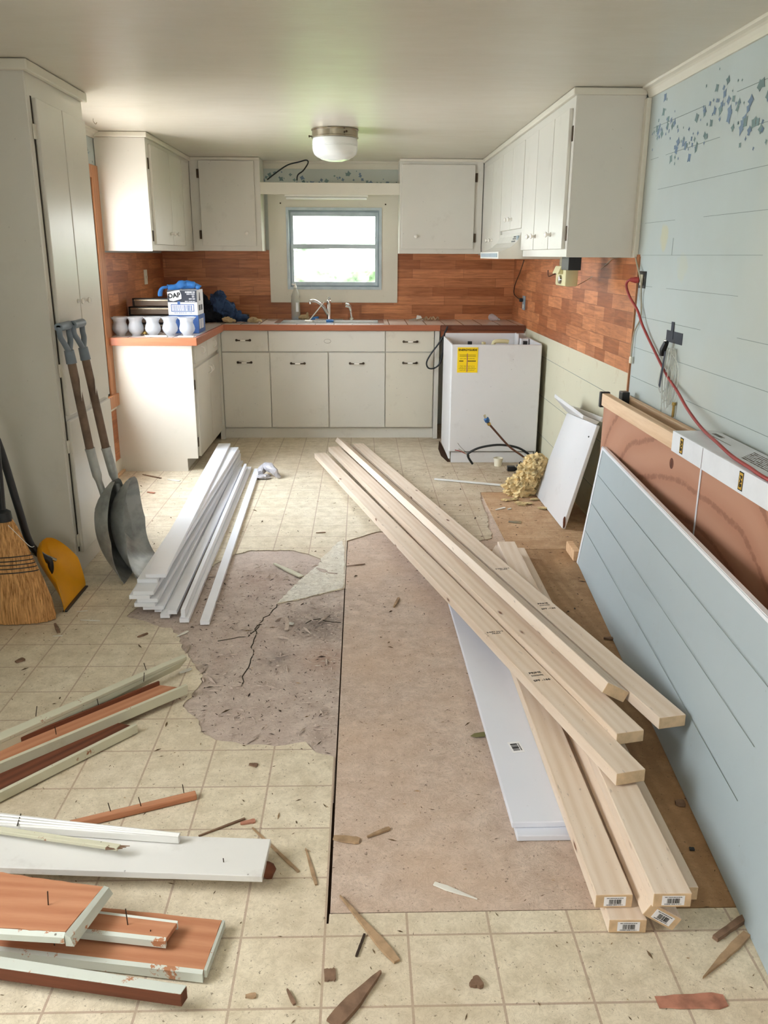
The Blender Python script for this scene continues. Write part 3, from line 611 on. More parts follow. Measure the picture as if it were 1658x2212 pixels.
def upper_back(x0,x1,dx0,dx1,z0,z1,hx,kx,lab):
    c=thing('wall_cabinet',lab,'cabinet',((x0+x1)/2,7.65,z0))
    part('carcass',MB().box(x0,x1,UY,YB-.007,z0,ZC-.002,.002),'cab',c)
    part('cornice',MB().box(x0,x1,UY-.014,UY-.001,ZC-.024,ZC-.002,.003),'trimw',c)
    d=part('door',MB().box(dx0,dx1,UY-.018,UY-.001,z0+.04,z1,DB),'cab',c); XF[d.name]=XF[c.name]
    part('knob',knob(MB(),(kx,UY-.018,z0+.14),(0,-1,0)),'porc',d,True)
    hinges(c,'y',(hx,UY-.004,z1-.10),(hx,UY-.004,z0+.13))
upper_back(-1.42,-.838,-1.34,-.885,1.55,2.262,-1.352,ay(534,504,UY).x,'square white wall cabinet on the back wall, left of the window')
upper_back(.325,1.025,.345,.955,1.535,2.245,.967,ay(897,513,UY).x,'square white wall cabinet on the back wall, right of the window')
RX=1.03
c2=thing('wall_cabinet','long white wall cabinet run on the right wall, ending at the blue planks','cabinet',(1.2,6.0,1.51))
mb=MB(); mb.box(RX+.014,XR-.008,4.40,5.565,1.525,2.255).box(RX+.014,XR-.008,5.565,6.42,1.67,2.255).box(RX+.014,XR-.008,6.42,YB-.008,1.525,2.255); part('carcass',mb,'cab',c2)
part('side_panel',MB().box(RX+.004,XR-.013,4.375,4.399,1.515,ZC-.012,.002),'cabs',c2,label='large plain side panel')
mb=MB(); mb.box(RX,RX+.014,4.376,5.565,1.517,2.255).box(RX,RX+.014,5.565,6.42,1.665,2.255).box(RX,RX+.014,6.42,UY-.002,1.52,2.255); part('face_frame',mb,'cab',c2)
part('cornice',MB().box(RX-.018,XR-.013,4.360,UY-.016,2.256,2.288,.006),'trimw',c2)
for y0,y1,z0,ky,kz in ((4.425,4.745,1.555,4.69,1.63),(4.76,5.15,1.555,5.10,1.63),(5.165,5.555,1.555,5.22,1.63),(5.58,5.985,1.69,5.93,1.755),(5.995,6.405,1.69,6.05,1.755),(6.43,6.83,1.555,6.78,1.635),(6.84,7.33,1.555,6.92,1.635)):
    d=part('door',MB().box(RX-.018,RX,y0,y1,z0,2.205,DB),'cab',c2); XF[d.name]=XF[c2.name]
    part('knob',knob(MB(),(RX-.018,ky,kz),(-1,0,0)),'porc',d,True)
hinges(c2,'x',(RX-.001,4.405,2.09),(RX-.001,4.405,1.63))
# tall pantry
TXf=-1.40
tc=thing('pantry_cabinet','tall white pantry cabinet at the left with long narrow doors','cabinet',(-1.58,4.28,0))
part('carcass',MB().box(XL+.002,TXf-.016,3.925,4.64,.0,ZC-.002),'cabs',tc); part('face_frame',MB().box(TXf-.016,TXf,3.915,4.655,0.0,ZC-.002,.002),'cabs',tc)
part('side_panel',MB().box(XL+.002,TXf-.001,3.90,3.9145,0,ZC-.002,.002),'cabs',tc)
mb=MB(); mb.box(TXf+.001,TXf+.028,3.885,4.665,2.245,2.288,.006).box(XL+.002,TXf+.028,3.870,3.899,2.245,2.288,.006); part('cornice',mb,'trimw',tc)
for y0,y1,z0,z1,ky in ((3.965,4.285,.785,2.155,4.245),(4.292,4.63,.785,2.155,4.345),(3.965,4.63,.10,.76,None)):
    d=part('door',MB().box(TXf,TXf+.019,y0,y1,z0,z1,.004),'cabs',tc); XF[d.name]=XF[tc.name]
    if ky: part('knob',knob(MB(),(TXf+.019,ky,1.30),(1,0,0),.95),'porc',d,True)
mb=MB(); mb.box(TXf+.0002,TXf+.0012,3.945,3.960,.11,2.16); part('door_gap',mb,'line',tc)
for z in (2.02,1.0,.64,.17): part('hinge',MB().box(TXf+.001,TXf+.008,3.935,3.972,z-.03,z+.03,.002),'trimw',tc)
# ================================================================== SINK, TAP, DISHWASHER, HOOD, LIGHT
sk=thing('sink','double-bowl stainless steel sink set in the tiled counter','sink',(-.27,7.445,.965))
mb=MB(); rx0,rx1,ry0,ry1=-.735,.195,7.215,7.675
b1=(-.685,-.30,7.265,7.60); b2=(-.24,.145,7.265,7.60)
z0,z1=.966,.970
mb.box(rx0,rx1,ry0,b1[2],z0,z1).box(rx0,rx1,b1[3],ry1,z0,z1).box(rx0,b1[0],b1[2],b1[3],z0,z1).box(b2[1],rx1,b1[2],b1[3],z0,z1).box(b1[1],b2[0],b1[2],b1[3],z0,z1)
part('rim',mb,'steel',sk)
for b in (b1,b2):
    mb=MB(); t=.003; zb=.80
    mb.box(b[0],b[1],b[2],b[3],zb,zb+t).box(b[0]-t,b[0],b[2],b[3],zb,z0).box(b[1],b[1]+t,b[2],b[3],zb,z0).box(b[0],b[1],b[2]-t,b[2],zb,z0).box(b[0],b[1],b[3],b[3]+t,zb,z0)
    part('bowl',mb,'steel',sk)
c=V((-.285,7.64,.971))
tp=thing('faucet','chrome single-lever kitchen faucet with curved spout turned left','faucet',c)
part('base_plate',MB().lathe([(0,0),(.030,0),(.030,.006),(0,.008)],c,(0,0,1),20).box(c.x-.125,c.x+.125,c.y-.025,c.y+.025,.971,.979,.004),'chrome',tp,True)
part('body',MB().lathe([(.021,0),(.020,.02),(.018,.10),(.020,.115),(.019,.155),(.012,.163),(0,.165)],c+V((0,0,.008)),(0,0,1),18),'chrome',tp,True)
part('lever',MB().tube(curve_pts([c+V((.0,0,.150)),c+V((.004,-.012,.185)),c+V((.004,-.03,.19))],4),[.012]*4+[.010]*5,8),'chrome',tp,True)
part('spout',MB().tube(curve_pts([c+V((-.005,0,.035)),c+V((-.055,-.04,.12)),c+V((-.115,-.08,.165)),c+V((-.155,-.10,.165)),c+V((-.158,-.105,.140))],5),[.015]*6+[.012]*15,10),'chrome',tp,True)
c=V((-.085,7.64,.971))
sp_=thing('sink_sprayer','chrome side sprayer beside the faucet','sprayer',c)
part('base',MB().lathe([(0,0),(.024,0),(.022,.010),(.015,.020),(0,.022)],c,(0,0,1),16),'chrome',sp_,True)
part('spray_head',MB().tube(curve_pts([c+V((0,0,.02)),c+V((-.008,0,.08)),c+V((-.022,-.01,.118)),c+V((-.055,-.02,.128))],5),[.012]*6+[.015]*5+[.019]*5,10),'chrome',sp_,True)
# dishwasher shell
DX0,DX1,DY0,DY1,DZ=.664,1.335,6.24,6.86,.895
dw=thing('dishwasher','white dishwasher pulled out of its bay with no top and a yellow energy label','dishwasher',(1.0,6.55,0))
part('front_panel',MB().box(DX0,DX1,DY0,DY0+.02,.088,DZ,.008),'app',dw)
part('side_panel',MB().box(DX0,DX0+.012,DY0+.021,DY1,.03,DZ+.005,.002),'app',dw); part('side_panel',MB().box(DX1-.012,DX1,DY0+.021,DY1,.03,DZ+.005,.002),'app',dw)
part('back_panel',MB().box(DX0+.013,DX1-.013,DY1-.012,DY1,.03,DZ+.03),'app',dw)
part('inner_tub',MB().box(DX0+.013,DX1-.013,DY0+.021,DY1-.013,.70,.81,.006),'app',dw,label='grey-white inner tub top')
part('toe_panel',MB().box(DX0+.02,DX1-.02,DY0+.012,DY0+.03,.0,.082,.003),'app',dw)
part('bracket',MB().box(DX1-.10,DX1-.085,DY1-.13,DY1-.02,.812,.93,.003).box(DX1-.08,DX1-.02,DY1-.20,DY1-.10,.812,.90,.003),'app',dw)
part('valve_fitting',MB().tube(curve_pts([(1.0,6.4,.812),(1.0,6.4,.895),(1.07,6.4,.905),(1.11,6.4,.90)],4),.016,8).lathe([(.016,0),(.016,.08),(0,.085)],(.93,6.45,.812),(0,0,1),10),'cream',dw,True)
part('clip',MB().box(.80,.83,6.36,6.39,.81,.905).box(1.225,1.255,6.4,6.43,.812,.905),'black',dw)
fr=frame((.709,DY0,.69),(1,0,0),(0,0,1)); mb=MB(); lab_w,lab_h=.152,.185; rect(mb,fr,0,lab_w,0,lab_h,.0,.0015); lb=part('energy_label',mb,'labely',dw,label='yellow energy rating sticker'); XF[lb.name]=XF[dw.name]
mb=MB(); text(mb,'ENERGYGUIDE',.0205,fr,lab_w/2,lab_h-.019,.0006,.002)
for v in (.128,.118): rect(mb,fr,.016,.136,v,v+.0025,.0015,.002)
rect(mb,fr,.014,.045,.082,.088,.0015,.002); rect(mb,fr,.075,.138,.082,.088,.0015,.002); rect(mb,fr,.012,.142,.029,.0305,.0015,.002)
for v in (.050,.042,.036,.020,.015,.10,.104): bars(mb,fr,.02,.132,v,v+.002,14,int(v*1e4),.0015,.002)
part('print',mb,'ink',lb)
mb=MB(); rect(mb,fr,.070,.077,.004,.14,.0015,.0022); part('scratch',mb,'chipr',lb)
# range hood
hd=thing('range_hood','small white range hood under the short right-hand cabinets','hood',(1.1,6.0,1.5))
prof=[(.875,1.502),(.875,1.545),(.915,1.556),(.955,1.575),(.99,1.605),(1.01,1.645),(1.014,1.664),(1.37,1.664),(1.37,1.502)]
part('canopy',MB().hexa([V((x,5.572,z)) for x,z in prof],[V((x,6.41,z)) for x,z in prof]),'hoodw',hd)
part('light_lens',MB().box(.8715,.8745,5.62,6.36,1.512,1.537),'greyblue',hd)
mb=MB()
for i in range(3):
    for j in range(3):
        y=5.66+j*.045; 
        x,z=[(.994,1.612),(1.003,1.628),(1.0085,1.641)][i]
        mb.box(x-.004,x+.002,y,y+.034,z-.005,z+.003)
part('vent_slot',mb,'black',hd); part('switch_panel',MB().box(.996,1.004,5.585,5.64,1.61,1.645),'greyblue',hd)
# ceiling lamp
c=V((-.165,5.85,ZC))
cm=thing('ceiling_lamp','round milk-glass ceiling lamp with a tarnished metal band','lamp',c)
part('metal_band',MB().lathe([(.150,0),(.152,-.006),(.147,-.012),(.147,-.042),(.151,-.047),(.151,-.052),(.140,-.056),(.0,-.056)],c-V((0,0,.001)),(0,0,1),40),'nickel',cm,True)
sh=part('lamp_shade',MB().lathe([(.142,-.057),(.146,-.075),(.146,-.095),(.144,-.097),(.146,-.099),(.144,-.103),(.146,-.105),(.143,-.13),(.135,-.150),(.122,-.160),(.112,-.168),(.098,-.172),(.088,-.180),(.070,-.184),(.05,-.190),(0,-.193)],c,(0,0,1),40,lambda i,th:(.014*math.cos(16*th) if 9<=i<=13 else 0)),'milk',cm,True)
part('thumb_screw',MB().lathe([(.004,0),(.004,.012),(.007,.013),(.007,.02),(0,.021)],c+V((-.147,-.02,-.045)),(-1,0,0),8).lathe([(.004,0),(.004,.012),(.007,.013),(.007,.02),(0,.021)],c+V((.07,-.128,-.03)),(.4,-1,0),8),'bronze',cm)
# hook in the ceiling
c=az(201,256,ZC); mb=MB(); mb.tube(curve_pts([c,c+V((0,0,-.015)),c+V((.012,0,-.03)),c+V((.02,0,-.02))],4),.002,6); solo('ceiling_hook',mb,'nickel','small metal hook screwed into the ceiling beside the pantry','hook')
# ================================================================== LUMBER
def board_rot(d,roll=0.):
    x=V(d).normalized(); y=V((0,0,1)).cross(x).normalized(); z=x.cross(y)
    if roll: q=Matrix.Rotation(roll,3,x); y=q@y; z=q@z
    return Matrix(((x.x,y.x,z.x),(x.y,y.y,z.y),(x.z,y.z,z.z)))
def beam(name,label,cat,n,f,w,t,mat,roll=0.,group=None,side=1,bev=.0025,endcut=0.,stamp=None,sticker=False,ext=0.,endmat='pineend',parts=None):
    """n,f: near and far ends of the top left edge; w goes to the right of the viewer, t goes down"""
    n,f=V(n),V(f); d=(f-n).normalized(); n=n-d*ext; L=(f-n).length
    R=board_rot(d,roll); o=n; mw=ident(o,R)
    th=thing(name,label,cat,o,R,group)
    mb=MB(); T=lambda x,y,z: mw@V((x,y,z))
    q=[(0,0),(0,-w),(L,-w),(L,0)]                       # local: x along, -y right, -z down
    if endcut: q[1]=(-endcut*w,-w)
    mb.hexa([T(a,b,-t) for a,b in q],[T(a,b,0) for a,b in q],bev)
    bo=part('timber' if 'pine' in mat else 'plank',mb,[mat,'pineend'] if mat=='pine' else mat,th)
    if mat=='pine':
        for pg in bo.data.polygons:
            if abs(pg.normal.x)>.85: pg.material_index=1
    fr=frame(T(0,-w/2,-t/2),R@V((0,-1,0)),R@V((0,0,1)))
    if sticker:
        m2=MB(); W2,H2=.052,.0255; rect(m2,fr,-W2/2+.002,W2/2+.002,-H2/2,H2/2,.0002,.0010); s=part('sticker',m2,'labelw',th,label='white barcode sticker'); XF[s.name]=mw
        m2=MB(); bars(m2,fr,-.012,.018,-.007,.006,16,3,.001,.0014); bars(m2,fr,-.018,.022,-.0105,-.0085,18,5,.001,.0014); bars(m2,fr,-.018,.022,.0085,.0105,22,6,.001,.0014); part('barcode',m2,'ink',s)
    if stamp:
        for u,txt,sz in stamp:
            m2=MB()
            fs=frame(T(u,-w*.5,0),R@V((0,-1,0)),R@V((1,0,0)))
            for k,ln in enumerate(txt.split('|')):
                if ln=='=': 
                    for j in range(3): bars(m2,fs,-.022,.022,-k*sz*1.1-.002+j*.0035-.003,-k*sz*1.1-.0005+j*.0035-.003,20,j,.0003,.0007)
                else: text(m2,ln,sz,fs,0,-k*sz*1.1,.0,.0004)
            part('grade_stamp',m2,'ink',th)
    return th
G='pine studs lying across the floor'
W4,T4=.089,.038
def P_(x,y,z): return az(x,y,z)
# lower, near group pointing at the front
beam('pine_stud','pine stud at the very front, bottom of the pile, barcode sticker on its end','lumber',P_(1315.5,1987,.040),P_(1040,1190,.040),W4,T4,'pine',sticker=True,group=G)
beam('pine_stud','front left pine stud with barcode on its end, resting on the white shelf boards','lumber',P_(1286.6,1933.4,.079),P_(1010,1180,.080),W4,T4,'pine',sticker=True,group=G)
beam('pine_stud','tilted pine stud at the front, wedged on its corner between two others','lumber',P_(1387.5,1975,.040)+V((0,0,.003)),V((.845,4.0,.048)),W4*.98,T4,'pine',roll=math.radians(0),sticker=False,group=G) if False else None
def tilted(label,corner_n,corner_f,ang,sticker=True,mat='pine',nm='pine_stud'):
    # corner = the top ridge; narrow face to the left, wide face falls to the right
    n,f=V(corner_n),V(corner_f); R=board_rot(f-n,0); x=R@V((1,0,0)); 
    return beam(nm,label,'lumber',n,f,W4,T4,mat,roll=ang,group=G,sticker=sticker)
tilted('tilted pine stud at the front, propped on its corner between two flat ones, sticker askew',P_(1407.8,1951.5,.088),P_(1071,1176,.088),math.radians(-32)*-1)
beam('pine_stud','front right pine stud on top, broad flat face and barcode on its end','lumber',P_(1411.5,1930.5,.128),P_(1074,1169.5,.118),W4,T4,'pine',sticker=True,group=G)
beam('pine_stud','rightmost low pine stud, half hidden under the front right one','lumber',P_(1430,1917,.052),P_(1096,1183,.052),W4,T4,'pine',group=G)
# upper group pointing at the sink
ST=[(.62,'PRIME|=||SPF -166',.017),(.98,'S-DRY No.2|NLGA',.013)]
ST2=[(.95,'PRIME|=||SPF -166',.017),(1.40,'S-DRY No.2|NLGA',.013)]
beam('pine_stud','long upper pine stud nearest the camera, stamped in black, running to the sink cabinets','lumber',P_(1331.4,1671.7,.172),P_(678.6,978.8,.042),W4,T4,'pine',stamp=ST,group=G)
beam('pine_stud','second long upper pine stud from the left, unstamped, flat','lumber',P_(1331.7,1584.9,.190),P_(708.8,965.2,.042),W4,T4,'pine',group=G)
tilted('upper pine stud propped on its corner, bright narrow edge up','' and None or P_(1313,1474.2,.243),P_(728,944,.085),math.radians(30),False)
beam('pine_stud','rightmost long upper pine stud, stamped in black, its end close to the blue panel','lumber',P_(1423.7,1551.1,.208),P_(761.6,958.6,.042),W4,T4,'pine',stamp=ST2,group=G)
# painted stack below, seen beyond the pile
beam('painted_board','short white-primed board sticking out beyond the stud pile, toward the stove wall','board',V((.83,2.6,.022)),P_(1080,1170,.024)+V((0,0,0)),.085,.02,'white',group='primed boards under the studs') if False else None
w1=beam('shelf_board','wide white shelf board under the studs, barcode sticker on its face','board',P_(1105.6,1777,.038),P_(962,1278,.038),.235,.018,'whitesh',group='wide white shelf boards')
w2_=beam('shelf_board','wide white shelf board lying directly on the floor, under the other one','board',P_(1116.5,1805.6,.019),P_(975,1284,.019),.235,.018,'whitesh',group='wide white shelf boards')
m=az(1114,1614,.0385); fr=frame(m,(-.15,1,0),(-1,-.15,0)); mb=MB(); rect(mb,fr,-.03,.03,-.02,.02,0,.0006); s=part('sticker',mb,'labelw',w1); XF[s.name]=XF[w1.name]
mb=MB(); bars(mb,fr,-.02,.02,-.008,.014,18,4,.0006,.001); bars(mb,fr,-.02,.02,-.014,-.011,20,5,.0006,.001); part('barcode',mb,'ink',s)
# ================================================================== WHITE TRIM BOARDS, LEFT
GT='white primed trim boards'
def tb(label,n,f,w,t=.0175,grp=GT,**k): return beam('trim_board',label,'board',n,f,w,t,'white',group=grp,bev=.001,**k)
z=.150; st=[('topmost wide white trim board of the left stack',(313.5,1240.8),(471.7,957.7),.150),
 ('second wide white trim board from the top of the left stack',(295.5,1251.3),(489,966),.132),
 ('third wide white trim board of the left stack, end pulled forward',(286.6,1277.4),(492,972),.114),
 ('fourth white trim board of the left stack, sticking out furthest left',(278.3,1286.5),(484,976),.096),
 ('fifth white trim board down in the left stack',(295.5,1293.5),(494,979),.078),
 ('sixth white trim board down in the left stack',(289.4,1303.5),(494,984),.060),
 ('second lowest white trim board of the left stack',(308,1309.5),(494,990),.042),
 ('lowest white trim board of the left stack, on the floor',(333,1314.5),(499,995),.021)]
for lab,(a,b),(c_,d),z in st: tb(lab,P_(a,b,z),P_(c_,d,z),.090)
tb('narrow white trim board in the middle of the floor bundle, on top of another',P_(361,1318.5,.040),P_(510.5,1007.7,.040),.041,.019)
tb('narrow white trim board flat on the floor just right of the wide stack',P_(345.4,1326.8,.0195),P_(498,1012,.0195),.041,.019)
tb('narrow white trim board standing on its edge on another strip',P_(389.8,1317,.059),P_(527,1001.6,.062),.0185,.038)
tb('narrow white trim board lying under the one that stands on edge',P_(387,1336.5,.0195),P_(531,1008,.0195),.041,.019)
tb('rightmost white trim board, lying alone beside the exposed backing paper',P_(431.5,1341.2,.0195),P_(549.4,1011.9,.0195),.040,.019)
# silvery rag at their far end
mb=MB(); c=az(590,1032,0)
mb.tube(curve_pts([az(562,1022,.03),az(572,1008,.06),az(586,1012,.065),az(597,1024,.03),az(606,1031,.012)],5),[.022,.026,.03,.032,.03,.03,.03,.034,.034,.034,.034,.03,.028,.028,.025,.02,.02,.018,.015,.012,.006],10).blob(az(568,1030,.015),.035,(1.3,1,.5),.5,3,3,2.)
for v in mb.bm.verts: v.co+=V((noise.noise(v.co*25),noise.noise(v.co*31+V((5,0,0))),noise.noise(v.co*28+V((0,9,0)))))*.010; v.co.z=max(v.co.z,.001)
solo('rag','' and None or mb,'rag','crumpled silvery cloth at the far end of the white trim boards','cloth',smooth=True)
# ================================================================== DEMOLITION BOARDS, FRONT LEFT
def slab(name,label,cat,px,zs,t,mat,grp=None,bev=.0015,rag=0.,seed=1,under=None,lip=None):
    """px: near-left, near-right, far-right, far-left corners of the top face (pixels), zs their heights"""
    P=[az(x,y,z) for (x,y),z in zip(px,zs)]
    d=(P[1]-P[0]); yaw=Matrix.Rotation(math.atan2(d.y,d.x),3,'Z'); o=V((P[0].x,P[0].y,min(p.z for p in P)-t))
    th=thing(name,label,cat,o,yaw,grp)
    dn=V((0,0,-t)); n=24
    if rag:
        r=random.Random(seed); top=[]
        for i in range(4):
            a,b=P[i],P[(i+1)%4]; top.append(a); L=(b-a).length; k=max(int(L/.025),1)
            for j in range(1,k): top.append(a.lerp(b,j/k)+V((r.uniform(-rag,rag),r.uniform(-rag,rag),0)))
        mb=MB(); mb.poly(top,t); part('plank',mb,mat,th)
    else: part('plank',MB().hexa([p+dn for p in P],P,bev),mat,th)
    return th,P
def nails(th,pts,h=.03,seed=1):
    r=random.Random(seed)
    for x,y,z in pts:
        c=az(x,y,z); mb=MB(); mb.tube([c-V((0,0,.004)),c+V((r.uniform(-.006,.006),r.uniform(-.006,.006),h))],.0014,6)
        part('nail',mb,'nail',th)
th,P=slab('moulding','long thin cream moulding, furthest back of the torn-out boards, nails up','moulding',[(-40,1617),(403,1418),(396,1413),(-40,1599)],[.075,.075,.075,.075],.012,'oldpaint',rag=.0)
part('lip',MB().hexa([P[0]+V((0,0,-.06)),P[1]+V((-.03,0,-.05)),P[1]+V((-.03,.012,-.05)),P[0]+V((0,.012,-.06))],[P[0]+V((0,0,-.0125)),P[1]+V((0,0,-.0125)),P[1]+V((0,.012,-.0125)),P[0]+V((0,.012,-.0125))]),'oldpaint',th)
nails(th,[(77,1545,.075),(316,1447,.075),(310,1470,.06)],.03,2)
def channel(name,label,pxl,pxr,far,z,w,seed,paint='oldpaint',inner='redwood',zl=.05,ext=None):
    """board lying face down, painted front lip towards the camera, wood inside"""
    A,B=az(*pxl,z),az(*pxr,z); d=(B-A).normalized(); s=V((-d.y,d.x,0))
    A=A-d*.25
    th=thing(name,label,'board',V((A.x,A.y,0)),Matrix.Rotation(math.atan2(d.y,d.x),3,'Z'))
    Bf=B+s*w-d*(w*far); Af=A+s*w
    t=.018; up=V((0,0,1))
    lo=max(z-zl,.002)
    part('plank',MB().hexa([A+up*(lo-z),B+up*(lo-z),Bf+up*(lo-z),Af+up*(lo-z)],[A+up*(lo-z+t),B+up*(lo-z+t),Bf+up*(lo-z+t),Af+up*(lo-z+t)],.001),inner,th)
    part('painted_edge',MB().hexa([A-s*.014+up*(lo-z),B-s*.014+up*(lo-z),B-s*.0005+up*(lo-z),A-s*.0005+up*(lo-z)],[A-s*.014,B-s*.014,B-s*.0005,A-s*.0005],.001),paint,th)
    part('back_edge',MB().hexa([Af+s*.0005+up*(lo-z),Bf+s*.0005+up*(lo-z),Bf+s*.008+up*(lo-z),Af+s*.008+up*(lo-z)],[Af+s*.0005-up*.002,Bf+s*.0005-up*.002,Bf+s*.008-up*.002,Af+s*.008-up*.002],.001),'darkwood',th)
    return th
th=channel('casing_board','torn-out cream casing board lying open side up, middle of the left heap','' and None or (0,1644),(400,1477),.6,.055,.085,1,zl=.035)
nails(th,[(213,1524,.045),(121,1584,.045)],.025,3)
th=channel('casing_board','torn-out dark-backed casing board, nearest of the three slanting boards','' and None or (0,1706),(291,1562),.35,.035,.10,2,inner='darkwood',zl=.03)
# small red moulding with nails
A,B=az(150,1777,.02),az(424,1714,.02); mb=MB(); d=(B-A).normalized(); s=V((-d.y,d.x,0)); Q=[]
mb.hexa([A-s*.012-V((0,0,.018)),B-s*.006-V((0,0,.018)),B+s*.02-V((0,0,.018)),A+s*.016-V((0,0,.018))],[A-s*.008,B-s*.006,B+s*.018,A+s*.012],.003)
th=thing('quarter_round','short reddish-brown moulding with upright nails, lying alone on the vinyl','moulding',A-V((0,0,.019)),Matrix.Rotation(math.atan2(d.y,d.x),3,'Z')); part('moulding_strip',mb,'redwood',th)
nails(th,[(239,1752,.02),(397,1712,.02),(305,1741,.02)],.03,4)
# white crown moulding piece, grey stick, wide white plank
th,P=slab('crown_moulding','ribbed white moulding lying behind the wide white plank','moulding',[(-40,1779),(385,1809),(389,1801),(-40,1750)],[.085,.085,.09,.09],.02,'oldwhite')
mb=MB()
for k in (.25,.5,.75): mb.tube([P[0].lerp(P[3],k)+V((0,0,.001)),P[1].lerp(P[2],k)+V((0,0,.001))],.004,6)
part('bead',mb,'oldwhite',th,True)
part('mitre_gap',MB().tube([az(37,1784,.089),az(45,1758,.092)],.0016,4),'line',th)
th,P=slab('plank','wide white painted plank with a chipped end, lying across the front left','board',[(-60,1872),(566,1893),(584.5,1812),(-60,1790)],[.062,.062,.062,.062],.018,'oldwhite',rag=0.)
mb=MB(); mb.blob(az(577,1880,.022),.022,(1,.6,1.2),.3,2,2,1.); part('broken_end',mb,'darkwood',th)
nails(th,[(483,1862,.062)],.012,9)
th,P=slab('stick','splintered grey-white stick lying on the wide white plank','stick',[(-40,1790),(252,1832),(261,1823),(-40,1778)],[.085,.098,.098,.088],.010,'oldpaint',rag=.0)
for k in range(3): part('splinter',MB().tube([P[1].lerp(P[2],.2+.3*k)-V((.03,0,.004)),P[1].lerp(P[2],.2+.3*k)+V((.012+.006*k,.0,-.004))],[.004,.001],5),'chipd',th)
# red-backed planks, front
th,P=slab('plank','large red-brown plank with mint paint on its sawn edge, wood side up','board',[(-60,2000),(141,2012),(223.7,1915.5),(-60,1876)],[.11,.11,.11,.11],.014,'redwood',rag=.002)
part('mint_end',MB().hexa([P[1]+V((.0015,-.01,-.03)),P[1]+V((.02,-.012,-.03)),P[2]+V((.02,.0,-.02)),P[2]+V((.0015,0,-.02))],[P[1]+V((.0015,-.01,.002)),P[1]+V((.014,-.012,-.006)),P[2]+V((.012,0,-.002)),P[2]+V((.0015,0,.003))]),'chalky',th,label='flaking mint-green painted edge')
part('painted_edge',MB().hexa([P[0]+V((0,-.012,-.022)),P[1]+V((0,-.012,-.022)),P[1]+V((0,-.001,-.022)),P[0]+V((0,-.001,-.022))],[P[0]+V((0,-.012,-.006)),P[1]+V((0,-.012,-.006)),P[1]+V((0,-.001,-.001)),P[0]+V((0,-.001,-.001))]),'chalky',th)
nails(th,[(104,1955,.11)],.035,5)
th,P=slab('plank','long red-brown plank under the others at the front, pale painted edges','board',[(-80,2036),(439,2096),(479,1988),(-60,1930)],[.028,.028,.028,.028],.016,'redwood',rag=.0015,seed=4)
part('painted_edge',MB().hexa([P[0]+V((0,-.012,-.022)),P[1]+V((0,-.012,-.022)),P[1]+V((0,-.001,-.022)),P[0]+V((0,-.001,-.022))],[P[0]+V((0,-.012,.001)),P[1]+V((0,-.012,.001)),P[1]+V((0,-.001,.003)),P[0]+V((0,-.001,.003))]),'chalky',th)
part('painted_end',MB().hexa([P[1]+V((.001,0,-.02)),P[1]+V((.007,0,-.02)),P[2]+V((.007,0,-.02)),P[2]+V((.001,0,-.02))],[P[1]+V((.001,0,.001)),P[1]+V((.007,0,-.001)),P[2]+V((.007,0,-.001)),P[2]+V((.001,0,.001))]),'chalky',th)
nails(th,[(323,2035,.028),(118,2042,.028)],.03,6)
th,P=slab('moulding','small broken moulding piece with flaking white edges on the red-brown plank','moulding',[(150,2004),(359,2027),(384,1991),(175,1965)],[.055,.055,.055,.055],.012,'redwood',seed=3)
for a,b,w in ((P[0],P[1],.010),(P[3],P[2],.005)):
    part('painted_edge',MB().hexa([a+V((0,-w,-.018)),b+V((0,-w,-.018)),b+V((0,-.0005,-.018)),a+V((0,-.0005,-.018))],[a+V((0,-w,.0)),b+V((0,-w,.0)),b+V((0,-.0005,.003)),a+V((0,-.0005,.003))]),'chalky',th)
nails(th,[(276,1998,.055)],.04,8)
th,P=slab('moulding','white-topped square moulding stick, nearest the camera at bottom left','moulding',[(-60,2082),(390,2147),(403,2128),(-60,2056)],[.055,.055,.055,.055],.002,'chalky')
part('stick_body',MB().hexa([P[0]+V((0,0,-.034)),P[1]+V((0,0,-.034)),P[2]+V((0,0,-.034)),P[3]+V((0,0,-.034))],[p+V((0,0,-.0022)) for p in P],.001),'darkwood',th)
# ================================================================== RIGHT SIDE: PANEL, CRATE, CARTON
A,B=V((1.115,4.056,.002)),V((.889,1.40,.002)); UPV=V((.080,-.006,.613)); nrm=(B-A).cross(UPV).normalized()
if nrm.x>0: nrm=-nrm
C_=V((1.052,1.10,.64)); TL=A+UPV; TR=V((1.016,1.466,.628)) 
th=thing('wall_panel','large grey-blue painted plank panel leaning on its long edge at the right','panel',A,board_rot(B-A))
bk=-nrm*.020
part('panel_face',MB().hexa([A+bk,B+bk,TR+bk,TL+bk],[A,B,TR,TL],.001),'bluepanel',th)
e=(B-A).normalized(); up=UPV.normalized(); o_=nrm*.0022
def strip(a,b,w_dir,w,mat='white'): return MB().hexa([a+nrm*.0003,b+nrm*.0003,b+w_dir*w+nrm*.0003,a+w_dir*w+nrm*.0003],[a+o_,b+o_,b+w_dir*w+o_,a+w_dir*w+o_])
part('bare_edge',strip(TL,A,e,.032),'white',th,label='unpainted white strip along the left edge')
part('bare_edge',strip(TL,TR,-up,.010),'white',th); part('bare_edge',strip(B-e*.02+up*.0,TR-e*.02,e,.02),'white',th)
part('top_edge',MB().hexa([TL+bk+up*.0005,TR+bk+up*.0005,TR+up*.0005,TL+up*.0005],[TL+bk+up*.003,TR+bk+up*.003,TR+up*.003,TL+up*.003]),'white',th)
mb=MB()
for k in (.22,.46,.70):
    a=TL.lerp(A,k)+e*.034; b=TR.lerp(B,k); mb.tube([a+nrm*.0002,a.lerp(b,.85)+nrm*.0002],.0009,4)
part('plank_seam',mb,'lineb',th)
